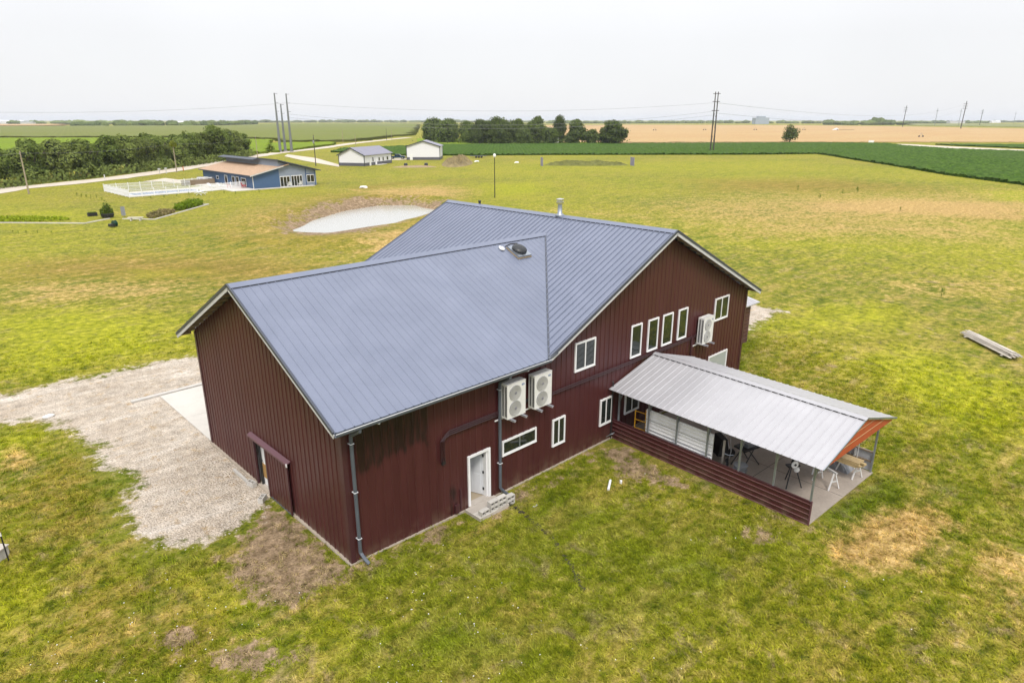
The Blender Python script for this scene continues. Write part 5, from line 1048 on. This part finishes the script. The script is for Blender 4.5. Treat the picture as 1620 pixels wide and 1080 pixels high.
side = [(-2.9, .5), (-2.9, 1.05), (-1.0, 1.08), (-.75, 1.72), (.75, 1.75), (1.35, 1.18), (2.6, 1.08), (2.85, .9), (2.85, .5)]
b = MB(); b.prism(side, 'y', -.95, .95); b.build('body', M['truck'], tk)
for s in (-1, 1):
    b = MB(); b.prism([(-.68, 1.15), (-.55, 1.62), (.02, 1.65), (.02, 1.15)], 'y', s*.956-.004, s*.956+.004); b.prism([(.1, 1.15), (.1, 1.65), (.66, 1.66), (1.12, 1.2), (1.1, 1.15)], 'y', s*.956-.004, s*.956+.004); b.build('side_window', M['glass'], tk)
    for x in (-1.85, 1.85):
        wv = MB().lathe((x, s*.88, .42), [(.42, -.12), (.44, -.08), (.44, .08), (.42, .12)], 20, 'y').build('wheel', M['black'], tk); MB().lathe((x, s*1.0, .42), [(.24, -.01), (.22, .012)], 14, 'y').build('rim', M['chrome'], wv)
    MB().box(2.84, 2.88, s*.75-.13, s*.75+.13, .78, .95).build('headlight', M['white'], tk); MB().box(-2.93, -2.89, s*.8-.1, s*.8+.1, .75, 1.0).build('taillight', M['red'], tk)
MB().add([(.78, -.85, 1.73), (.78, .85, 1.73), (1.33, .9, 1.21), (1.33, -.9, 1.21)], [(0, 1, 2, 3)]).build('windscreen', M['glass'], tk).location = (.012, 0, .012)
MB().box(-2.75, -1.1, -.8, .8, 1.085, 1.10).build('bed', M['black'], tk); MB().box(2.84, 2.98, -.9, .9, .45, .65).build('bumper', M['chrome'], tk); MB().box(-3.02, -2.9, -.9, .9, .45, .62).build('bumper', M['chrome'], tk); MB().box(2.84, 2.88, -.5, .5, .68, .98).build('grille', M['dark'], tk)
pk = MB(); pk.add([(124, 196, .04), (131, 187.5, .04), (141, 189, .04), (139, 198, .04)], [(0, 1, 2, 3)]); pk.build('parking_gravel', M['road'], kind='structure')

# ---------------------------------------------------------------- middle distance odds and ends
def heap(name, label, cat, cx, cy, rx, ry, rz, h, mat, seed, n=34, flat=None):
    b = MB(); r = np.random.default_rng(seed); m = n
    u = np.linspace(-1, 1, n); U, V = np.meshgrid(u, u); rr_ = np.hypot(U, V); nz = vnoise(U.ravel()*4+9, V.ravel()*3+9, 1, seed).reshape(U.shape)*1.1+r.random(U.shape)*.45
    Zz = np.clip(1-rr_**(2 if flat is None else 6), 0, 1)*h*(.35+nz)-.05
    b.add([(x*rx, y*ry, z) for x, y, z in zip(U.ravel(), V.ravel(), Zz.ravel())], [(j*n+i, j*n+i+1, (j+1)*n+i+1, (j+1)*n+i) for j in range(n-1) for i in range(n-1)])
    o = b.build(name, mat, None, False); o.location = (cx, cy, 0); o.rotation_euler = (0, 0, rz); tag(o, label, cat); return o
heap('soil_heap', 'long rough heap of dry brown soil right of the white sheds', 'soil heap', 134.5, 158.5, 19, 5, .80, 1.9, M['heapsoil'], 4, 64)
heap('rubble_patch', 'low pale rubble patch before the right white shed', 'rubble', 113.5, 153.5, 7, 2.5, -.7, .5, M['soilheap'], 5, 16)
for k, (x, y, l) in enumerate(((117.5, 153.0, 'dark bucket with pale lid beside the left end of the soil heap'), (112.2, 156.2, 'dark stump on the pale rubble patch'))):
    o = MB().lathe((x, y, .1), [(.5, 0), (.6, .5), (.45, 1.0)], 10).build('tree_stump', M['dark']); tag(o, l, 'stump')
for k, (x, y, l) in enumerate(((145, 161, 'white plastic sheeting scrap right of the soil heap'), (150.5, 147, 'pale board scrap lying on the lawn right of the soil heap'), (67.5, 108.2, 'white litter pile on the lawn between the blue house and pond'))):
    b = MB(); b.ball((x, y, .1), 1.0, .7, .3, 9, 5, .5, random.Random(k)); tag(b.build('litter', M['sheath']), l, 'litter')
tr = thing('flatbed_trailer', 'black flatbed trailer parked at the edge of the soybean field', 'trailer', (161.5, 178.5, 0), -.77)
MB().box(-3.6, 2.6, -1.1, 1.1, .65, .8).build('deck', M['dark'], tr); MB().bar((2.6, 0, .7), (4.4, 0, .6), .15, .12).build('drawbar', M['dark'], tr)
for x in (-1.2, -.2, .8):
    for s in (-1, 1): MB().lathe((x, s*1.0, .38), [(.38, -.1), (.38, .1)], 16, 'y').build('wheel', M['black'], tr)
# backstop boards with a weedy mound between them
for (x, y), l in (((145.7, 130.9), 'left slatted grey-purple board leaning at the mound'), ((166.8, 111.9), 'right slatted grey-purple board standing at the mound')):
    t = thing('backstop_board', l, 'board', (x, y, 0), R_(-36), 'slatted backstop boards')
    for k in range(9): MB().box(-.05, .05, -1.9+.43*k, -1.9+.43*k+.36, 0, 2.55).build('slat', M['netgrey'], t)
    for z in (.5, 2.1): MB().box(.055, .12, -1.9, 1.95, z-.07, z+.07).build('rail', M['shedgrey'], t)
heap('weedy_mound', 'long low weedy mound between the two slatted boards', 'mound', 158, 123, 13.5, 3.2, R_(-43), 1.0, M['mound'], 8, 60, 1)
# yard lamp on a tall dark pole
lp = thing('flag_pole', 'thin black pole with small white lamp head beyond the main roof', 'lamp pole', (74.84, 75.07, 0)); MB().tube([(0, 0, 0), (0, 0, 7.2)], [.09, .06], 8).build('pole', M['black'], lp); MB().ball((0, 0, 7.5), .28, .28, .35, 8, 6).build('lamp_head', M['white'], lp)

# ---------------------------------------------------------------- poles and wires
def upole(x, y, h, label, arm=0, mat='pole', lamp=False):
    t = thing('utility_pole', label, 'utility pole', (x, y, 0), R_(45), 'wooden utility poles along the gravel road'); MB().tube([(0, 0, 0), (.1, 0, h)], [.16, .10], 8).build('pole', M[mat], t)
    if arm: MB().box(-arm, arm, -.07, .07, h-.75, h-.6).build('crossarm', M[mat], t)
    for s in (-1, 0, 1): MB().lathe((s*.5*max(arm, .3), 0, h-.55), [(.05, 0), (.08, .1), (.04, .18)], 8).build('insulator', M['acgrey'], t)
    return t
upole(14.23, 142.66, 8.0, 'pale wooden utility pole nearest the left picture edge'); upole(54.27, 181.75, 7.9, 'pale wooden utility pole with vine on top, before the tree row')
upole(102.1, 238.53, 7.9, 'wooden utility pole behind the blue house, at the end of the tree row'); p4 = upole(94.98, 180.06, 9.2, 'dark wooden utility pole with transformer right of the blue house', .0, 'poledark'); MB().lathe((-.35, 0, 6.7), [(.22, 0), (.25, .1), (.25, .8), (.2, .9)], 12).build('transformer', M['acgrey'], p4)
upole(212.43, 365.3, 8, 'pale utility pole before the corn field, left of the white sheds'); upole(190.56, 314.4, 6, 'short utility pole above the left white shed', .6); upole(262.55, 392.49, 8, 'dark utility pole by the far road above the truck', 0, 'poledark'); upole(280, 412, 7, 'thin far utility pole by the road bend')
foliage_patch('vine', 'yellow-green vine clump at the top of the second utility pole', 'vine', 54.3, 181.7, .9, .9, 0, 1.6, 260, leaf_mat('vine_leaves', (.16, .2, .02), (.26, .28, .04)), 12, .22).location.z = 6.6
for k, (x, y, h, l) in enumerate(((127.04, 271.79, 24.5, 'left tall grey steel pylon pole of the three'), (131.44, 276.02, 20.2, 'middle shorter grey steel pylon pole of the three'), (130.7, 268.44, 24.3, 'right tall grey steel pylon pole of the three'))):
    t = thing('steel_pylon', l, 'pylon', (x, y, 0), 0, 'three steel pylon poles'); MB().tube([(0, 0, 0), (0, 0, h)], [.62, .25], 12).build('shaft', M['pylon'], t)
    for z in (h-.4, h-4, h-7.5): MB().tube([(-.1, .1, z), (1.0, -.9, z+.15)], .09, 6).build('insulator', M['acgrey'], t)
    MB().lathe((0, 0, 0), [(.95, 0), (.95, .4), (.8, .45)], 12).build('base', M['concrete'], t)
hf = thing('h_frame_pylon', 'dark twin-pole power pylon standing in the soybean field', 'pylon', (273.4, 146.2, 0), R_(44))
for s in (-.9, .9): MB().tube([(s*.0-.2, s*.75, 0), (0, s*.65, 25.4)], [.34, .2], 8).build('pole', M['poledark'], hf)
for z in (24.6, 21.3, 17.5): MB().box(-.15, .15, -1.6, 1.6, z-.12, z+.12).build('crossarm', M['poledark'], hf)
for a, c in ((3.5, 8), (9, 13.5), (14, 17)): MB().bar((0, -.68, a), (0, .68, c), .10, .10).build('brace', M['poledark'], hf)
def sag(p, q, drop, n=26):
    p, q = Vector(p), Vector(q); return [p.lerp(q, i/n)-Vector((0, 0, 4*drop*(i/n)*(1-i/n))) for i in range(n+1)]
def wires(label, spans, r):
    b = MB()
    for a, c, d in spans: b.tube(sag(a, c, d), r, 4, False)
    tag(b.build('power_line', M['wire']), label, 'power line', 'power lines')
wires('upper power line sagging from the steel pylons to the twin-pole pylon', [((131, 269, 20.5), (273, 147, 20.8), 3.4)], .036)
wires('lower power line crossing before the grove of trees', [((131, 269, 16.0), (273, 147, 17.2), 5.2)], .04)
wires('lowest power line running just above the far tree line', [((131, 269, 14.6), (273, 147, 15.6), 5.2)], .04)
wires('power line from the twin-pole pylon towards the far right', [((273, 146, 20.8), (1299, 293, 38), 11)], .06)
wires('second power line from the twin-pole pylon towards the far right', [((273, 146, 16.5), (1299, 293, 30), 11)], .055)
wires('power line leaving the steel pylons to the left over the tree row', [((131, 270, 20.5), (-60, 330, 22), 5)], .038)
wires('thin line between the two wooden poles by the tree row', [((14.3, 142.7, 7.6), (54.3, 181.8, 7.5), .7), ((54.3, 181.8, 7.5), (102.1, 238.5, 7.5), .9), ((-30, 100, 7.6), (14.3, 142.7, 7.6), .6)], .012)
for k, (x, y, h, l) in enumerate(((1505, 442, 40, 'far dark wooden pylon, leftmost beyond the wheat field'), (1299, 293, 42, 'tallest far dark pylon beyond the wheat field'), (2186, 461, 40, 'far dark pylon right of the tallest one'), (1881, 486, 40, 'faint far pylon between the leftmost and the tallest'), (2028, 472, 40, 'faint far pylon just left of the tallest'), (2956, 528, 40, 'far pylon at the right picture edge'))):
    t = thing('wooden_pylon', l, 'pylon', (x, y, 0), R_(-46), 'far pylons beyond the wheat field'); s = x/1500.
    MB().tube([(0, 0, 0), (1.2 if k in (0, 1, 2) else 0, 0, h)], [.75 if k < 3 else .5, .5 if k < 3 else .4], 6).build('pole', M['poledark'] if k < 3 else M['pylon'], t)
    for z in ((.82, .9, .74) if k < 3 else (.85,)): MB().box(-3.2, 3.6, -.2, .2, h*z-.3, h*z+.3).build('crossarm', M['poledark'] if k < 3 else M['pylon'], t)

# ---------------------------------------------------------------- trees
def crown_mesh(seed, rad, h0, h1, n, leaf, lobes=16, mat='leaf', flat=1., core=.62):
    rr = random.Random(seed); L = []
    for k in range(lobes):
        a = rr.random()*6.283; t = rr.random(); z = h0+(h1-h0)*(.12+.80*t); prof = math.sin(math.pi*min(max(.15+.8*t, 0), 1))**.7
        d = rad*rr.uniform(.25, .72)*prof; L.append((math.cos(a)*d, math.sin(a)*d, z, rad*rr.uniform(.30, .48), rad*rr.uniform(.26, .42)*flat))
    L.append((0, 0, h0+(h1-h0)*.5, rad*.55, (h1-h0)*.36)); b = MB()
    for (x, y, z, r, rz) in L: b.cur = 1; b.ball((x, y, z), r*core, r*core, rz*core, 7, 5, .5, rr)  # dark filler lumps, put in to keep the crown from being see-through
    b.cur = 0; V = []; tot = sum(l[3]*l[3] for l in L)
    for (x, y, z, r, rz) in L:
        for k in range(int(n*r*r/tot)):
            d = Vector((rr.gauss(0, 1), rr.gauss(0, 1), rr.gauss(.15, 1))).normalized(); q = rr.uniform(.68, 1.10); c = Vector((x+d.x*r*q, y+d.y*r*q, z+d.z*rz*q))
            if c.z < h0*.6: c.z = h0*.6+rr.random()*.5
            s = leaf*rr.uniform(.55, 1.35); nrm = (d+Vector((rr.gauss(0, .5), rr.gauss(0, .5), rr.gauss(.3, .5)))).normalized(); u = nrm.orthogonal().normalized(); w = nrm.cross(u); an = rr.random()*6.28; u, w = u*math.cos(an)+w*math.sin(an), w*math.cos(an)-u*math.sin(an)
            b.add([c-u*s, c-w*s*.62+nrm*s*.15, c+u*s, c+w*s*.62+nrm*s*.15], [(0, 1, 2, 3)])
    return b.mesh('crown', [M[mat], M['core']])
def trunk_mesh(seed, h, r, spread):
    rr = random.Random(seed); b = MB(); b.tube([(0, 0, 0), (.1, .05, h*.35), (.05, .1, h*.62)], [r*1.25, r, r*.7], 8)
    for k in range(5):
        a = k*1.256+rr.random(); z = h*rr.uniform(.3, .5); b.tube([(.05, .05, z), (math.cos(a)*spread*.4, math.sin(a)*spread*.4, z+h*.18), (math.cos(a)*spread*.75, math.sin(a)*spread*.75, z+h*.36)], [r*.5, r*.35, r*.15], 6)
    return b.mesh('trunk', M['bark'])
def tree_kind(seed, H, rad, h0, n, leaf, lobes, mat, core=.62): return (crown_mesh(seed, rad, h0, H, n, leaf, lobes, mat, 1., core), trunk_mesh(seed, H, .03*H, rad))
def tree(name, label, kind, x, y, s, rz, group=None, sx=1.):
    t = thing(name, label, 'tree', (x, y, 0), rz, group); t.scale = (s*sx, s*sx, s); link('trunk', kind[1], t); link('crown', kind[0], t); return t
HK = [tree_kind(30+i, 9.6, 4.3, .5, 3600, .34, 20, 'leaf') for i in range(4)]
cum = 0; hp = HEDGE; rr = random.Random(17); hx = []
for a, c in zip(hp[:-1], hp[1:]): hx.append((Vector((*a, 0)), Vector((*c, 0))))
tot = sum((c-a).length for a, c in hx); nT = 30; want = {0: .82, 1: .8}
nor = Vector((-.70, .71, 0)); idx = 0
ordinal = ['first', 'second', 'third', 'fourth', 'fifth', 'sixth', 'seventh', 'eighth', 'ninth', 'tenth', 'eleventh', 'twelfth', 'thirteenth', 'fourteenth', 'fifteenth', 'sixteenth', 'seventeenth', 'eighteenth', 'nineteenth', 'twentieth', 'twenty-first', 'twenty-second', 'twenty-third', 'twenty-fourth', 'twenty-fifth', 'twenty-sixth', 'twenty-seventh', 'twenty-eighth', 'twenty-ninth', 'thirtieth', 'thirty-first', 'thirty-second']
hprof = [.80, .84, .80, .86, .92, 1.0, 1.02, .92, .95, .90, 1.05, 1.02, .95, .94, 1.04, .98, .88, .92, 1.0, .98, .93, .98, 1.16, 1.24, 1.02, 1.08, 1.05, .98, .96, .90]
for k in range(nT):
    d = tot*(k+.5)/nT; 
    for a, c in hx:
        L = (c-a).length
        if d <= L: p = a.lerp(c, d/L); break
        d -= L
    off = 5.6+rr.uniform(-1.0, 1.6); s = hprof[k]*rr.uniform(.94, 1.05)*(.90+.06*k/nT)
    tree('hedgerow_tree', f'{ordinal[k]} tree from the left in the front of the dense row behind the road', HK[rr.randrange(4)], p.x+nor.x*off, p.y+nor.y*off, s, rr.random()*6.28, 'dense row of trees behind the road', 1.02)
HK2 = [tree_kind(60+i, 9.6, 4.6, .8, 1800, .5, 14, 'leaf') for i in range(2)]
for k in range(15):
    d = tot*(k+.5)/16
    for a, c in hx:
        L = (c-a).length
        if d <= L: p = a.lerp(c, d/L); break
        d -= L
    tree('hedgerow_tree', f'{ordinal[k]} tree from the left in the back line of the dense row', HK2[k % 2], p.x+nor.x*12.5, p.y+nor.y*12.5, .86*rr.uniform(.92, 1.1), rr.random()*6.28, 'dense row of trees behind the road', 1.1)
foliage = MB(); rr = random.Random(23)
for a, c in hx:
    for k in range(int((c-a).length*26)):
        p = a.lerp(c, rr.random())+nor*rr.uniform(.6, 4.2); z = rr.random()**1.3*2.6; s = .30*rr.uniform(.6, 1.4); dn = Vector((rr.gauss(.5, .6), rr.gauss(-.5, .6), rr.gauss(.4, .5))).normalized(); u = dn.orthogonal().normalized()*s; w = dn.cross(u); q = Vector((p.x, p.y, z)); foliage.add([q-u, q-w, q+u, q+w], [(0, 1, 2, 3)])
foliage.build('undergrowth', M['leaf'], kind='stuff')
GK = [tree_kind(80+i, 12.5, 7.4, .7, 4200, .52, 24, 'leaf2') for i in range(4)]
GROVE = [(668, 347), ]
gt = [(272.5, 352, 1.10, 1.0, 'tall dark tree at the left end of the distant grove'), (280, 345, 1.04, 1.1, 'broad dark tree, second from the left in the grove'), (266, 330, .98, 1.1, 'dark tree left of centre in the grove, partly behind its neighbours'), (277, 322, .96, 1.0, 'rounded dark tree behind the pale lawn strip in the grove'), (283, 312, .92, 1.0, 'lower dark tree in the left half of the grove'),
      (266.5, 298.5, 1.0, .9, 'light green tree with bare trunk left of the grove centre'), (274, 299, .95, 1.1, 'light green tree leaning at the grove centre'), (283, 300, 1.15, .9, 'tall narrow tree rising behind the grove centre'), (271, 284, .86, 1.2, 'very dark low cedar-like tree in the middle of the grove'), (285, 275, .84, 1.3, 'bright broad tree right of the grove centre'),
      (300, 283, 1.16, .8, 'tall sparse tree above the white farm roof'), (304, 268, 1.2, .6, 'tall thin tree with bare top right of the grove centre'), (290, 262, .7, 1.0, 'small dark tree right of the broad bright tree'), (303, 252.5, 1.0, 1.05, 'tall tree standing between the shed and the last tree of the grove'), (310.5, 247, .62, 1.1, 'low shrubby tree in the gap near the right end of the grove'), (312, 233.5, .99, 1.35, 'large round tree at the right end of the grove')]
rr = random.Random(31)
gt += [(276, 338, .9, 1.0, 'dark lower tree filling in behind the left end of the grove'), (270, 310, .8, 1.1, 'mid-height tree near the pale strip left of the grove centre'), (281, 291, .95, 1.0, 'mid-green tree behind the cedar-like tree in the grove'), (292, 292, 1.05, .9, 'tree rising behind the centre of the grove'), (277, 270, .66, 1.2, 'short dark tree right of the cedar-like tree in the grove'), (296, 275, .8, 1.1, 'tree behind the broad bright tree of the grove'), (298, 252, .5, 1.5, 'low rounded shrub tree by the tan shed in the grove'), (317, 243, .7, 1.2, 'low tree just behind the right end tree of the grove')]
for k, (x, y, s, sx, l) in enumerate(gt): tree('grove_tree', l, GK[k % 4], x, y, s, rr.random()*6.28, 'trees of the distant grove', sx)
lone = tree_kind(101, 9.8, 6.2, .8, 1700, .42, 17, 'leaf2', .3); tree('lone_tree', 'single open-crowned tree standing in the tan wheat field', lone, 421.7, 177.6, 1.02, .4)
b = MB(); rr = random.Random(77)
for k in range(3800):
    x, y, *_ = gt[rr.randrange(len(gt))]; q = Vector((x+rr.gauss(0, 5), y+rr.gauss(0, 5), rr.random()**1.4*3.2)); sz = .42*rr.uniform(.5, 1.3); dn = Vector((rr.gauss(0, 1), rr.gauss(0, 1), rr.gauss(.4, .5))).normalized(); u = dn.orthogonal().normalized()*sz; w = dn.cross(u); b.add([q-u, q-w, q+u, q+w], [(0, 1, 2, 3)])
b.build('grove_undergrowth', M['leaf2'], kind='stuff')
fb = thing('farm_shed', 'small tan shed half hidden in the grove', 'shed', (299, 268, 0), -.7); MB().box(-3, 3, -3.5, 3.5, 0, 3.0).build('wall', M['fascia'], fb); MB().prism([(-3.4, 3.0), (3.4, 3.0), (0, 4.4)], 'y', -3.9, 3.9).build('roof', M['fascia'], fb)
fc = thing('farm_shed', 'white farm building roof showing above the grove trees', 'shed', (430, 425, 0), -.7); MB().box(-8, 8, -5, 5, 0, 6.0).build('wall', M['shedwhite'], fc); MB().prism([(-8.5, 6.0), (8.5, 6.0), (8.5, 6.3), (0, 8.6), (-8.5, 6.3)], 'y', -5.5, 5.5).build('roof', M['shedwhite'], fc)
gg = MB(); gg.add([(x, y, .03) for x, y in GROVEGRASS], [tuple(range(4))]); gg.build('grove_lawn', M['cornb'], kind='structure')
# far tree lines: woods that read as one mass
def far_wood(name, pts, h, depth, seed, mat='leaf', step=6.):
    rr = random.Random(seed); b = MB()
    for a, c in zip(pts[:-1], pts[1:]):
        a, c = Vector((*a, 0)), Vector((*c, 0)); L = (c-a).length; n = int(L/step)
        for k in range(n):
            pass
            p = a.lerp(c, (k+rr.random())/n)+Vector((rr.uniform(-.5, .5), rr.uniform(-.5, .5), 0))*depth; s = h*rr.uniform(.6, 1.15); w = step*rr.uniform(.8, 1.5)
            b.ball((p.x, p.y, s*.42), w, w, s*.58, 7, 5, .35, rr)
    return b.build(name, M[mat], kind='stuff')
HAZE = .00008
far_wood('far_wood', [(367, 1842), (411, 1767), (477, 1719), (554, 1705), (668, 1816), (916, 2119)], 11, 30, 1, 'leaf', 9)
far_wood('left_horizon_wood', [(266, 2823), (471, 2829), (592, 2530), (862, 2853)], 12, 60, 2, 'leaf', 14)
far_wood('horizon_wood', [(1413, 3415), (1760, 3433), (1997, 3316), (2307, 3163), (2776, 3162), (2834, 2689)], 13, 80, 3, 'leaf', 22)
far_wood('right_horizon_wood', [(2101, 1992), (2176, 1717), (2493, 1633), (2741, 1480), (2758, 1137)], 11, 50, 4, 'leaf', 12)
far_wood('wheat_edge_wood', [(2021, 797), (2002, 701), (2097, 632)], 12.5, 30, 5, 'leaf', 12)
far_wood('far_right_wood', [(2963, 904), (3446, 805), (3696, 767)], 10, 50, 6, 'leaf', 14)
far_wood('far_right_wood_end', [(4610, 961), (4923, 782)], 10, 50, 7, 'leaf', 20)
far_wood('dome_clump', [(2025, 684), (2057, 661)], 20, 14, 8, 'leaf', 10)
FARB = [(386, 2882, 150, 9, 'long white building at the left end of the horizon'), (427, 2721, 40, 6, 'small tan building near the left end of the horizon'), (778, 2328, 40, 7, 'small white shed in the dark wood left of the steel pylons'), (3184, 760, 60, 8, 'white building with blue side between the far pylons'), (3736, 741, 40, 7, 'low white building near the right picture edge'), (2427, 1923, 30, 8, 'pale silo building above the right end of the grove')]
PIV = [(847.2, 490.9, 'leftmost irrigation wheel tower in the wheat field'), (902.5, 445.1, 'second irrigation wheel tower, between the twin-pole pylon and the white tank'), (956.4, 400.5, 'third irrigation wheel tower, left of the white tank'), (629.3, 161.6, 'irrigation wheel tower nearest the pale road'), (769.5, 519.4, 'small dark irrigation wheel tower right of the grove')]
TANK = (962, 360, 0)
SIGN = (435.8, 133.8, 0)

MB_ = MB(); 
fbld = thing('grain_elevator', 'pale blue-grey block on the horizon above the wheat field', 'building', (2182, 1078, 0), -.7); MB().box(-23, 23, -14, 14, 0, 20).build('block', M['elevator'], fbld); MB().box(-12, 13, -8, 8, 20, 25).build('tower', M['elevator'], fbld)
def far_sheds():
    for k, (x, y, w, h, l) in enumerate(FARB):
        t = thing('far_building', l, 'building', (x, y, 0), -.76); MB().box(-w/2, w/2, -w*.2, w*.2, 0, h).build('wall', M['shedwhite'] if k % 2 == 0 else M['fascia'], t); MB().prism([(-w*.2-.5, h), (w*.2+.5, h), (0, h*1.35)], 'x', -w/2-.5, w/2+.5).build('roof', M['shedwhite'] if k % 2 == 0 else M['tarp'], t)
far_sheds()
# irrigation gear and marks in the wheat field
def pivot(x, y, l, s=1.):
    t = thing('irrigation_tower', l, 'irrigation tower', (x, y, 0), -.76, 'irrigation wheel towers in the wheat field')
    for q in (-1.6, 1.6): MB().lathe((q, 0, .7), [(.7, -.2), (.7, .2)], 12, 'y').build('wheel', M['dark'], t); MB().bar((q, 0, .7), (q*.1, 0, 3.4), .16, .16).build('strut', M['galv'], t)
    MB().box(-1.6, 1.6, -.1, .1, .6, .8).build('axle', M['galv'], t)
for q in PIV: pivot(*q)
pv = thing('white_tank', 'white triangular tank trailer in the wheat field', 'tank', TANK, -.76); MB().prism([(-4, .6), (3.5, .6), (3.5, 2.2), (1.5, 3.2)], 'y', -1.2, 1.2).build('hopper', M['shedwhite'], pv); MB().box(3.6, 26, -.2, .2, .5, .8).build('boom', M['dark'], pv); MB().lathe((2, -1.4, .6), [(.6, -.2), (.6, .2)], 12, 'y').build('wheel', M['black'], pv)
sgn = thing('white_sign', 'small white sign board at the far edge of the soybean field', 'sign', SIGN, -.76); MB().box(-1.6, 1.6, -.1, .1, .7, 1.9).build('board', M['white'], sgn)
for s in (-1.2, 1.2): MB().box(s-.06, s+.06, -.06, .06, 0, .7).build('post', M['galv'], sgn)
for k, (x, y, l) in enumerate(((57.6, 186.5, 'orange marker post by the road before the tree row'), (33.6, 168.6, 'small pale post at the foot of the tree row'))):
    t = MB().tube([(x, y, 0), (x, y, 1.2)], .12, 8).build('marker_post', M['orangecap'] if k == 0 else M['fascia']); tag(t, l, 'marker post')
for k, (x, y) in enumerate(((48.6, 177.4), (50.6, 178.6))):
    t = thing('mailbox', ['left', 'right'][k]+' mailbox of the pair beside the driveway entrance', 'mailbox', (x, y, 0), .8, 'mailboxes at the driveway'); MB().box(-.06, .06, -.06, .06, 0, 1.1).build('post', M['fascia'], t); MB().box(-.35, .35, -.2, .2, 1.1, 1.5).build('box', M['fascia'], t)

# ---------------------------------------------------------------- haze
t = NT('haze_air'); pvn = t.n('ShaderNodeVolumePrincipled'); pvn.inputs['Color'].default_value = (.86, .91, 1, 1); pvn.inputs['Density'].default_value = HAZE; pvn.inputs['Anisotropy'].default_value = 0
t.l(pvn.outputs[0], t.o.inputs['Volume'])
if HAZE > 0: MB().box(-13500, 13500, -13500, 13500, -3.0, 62).build('haze', t.m, kind='stuff')
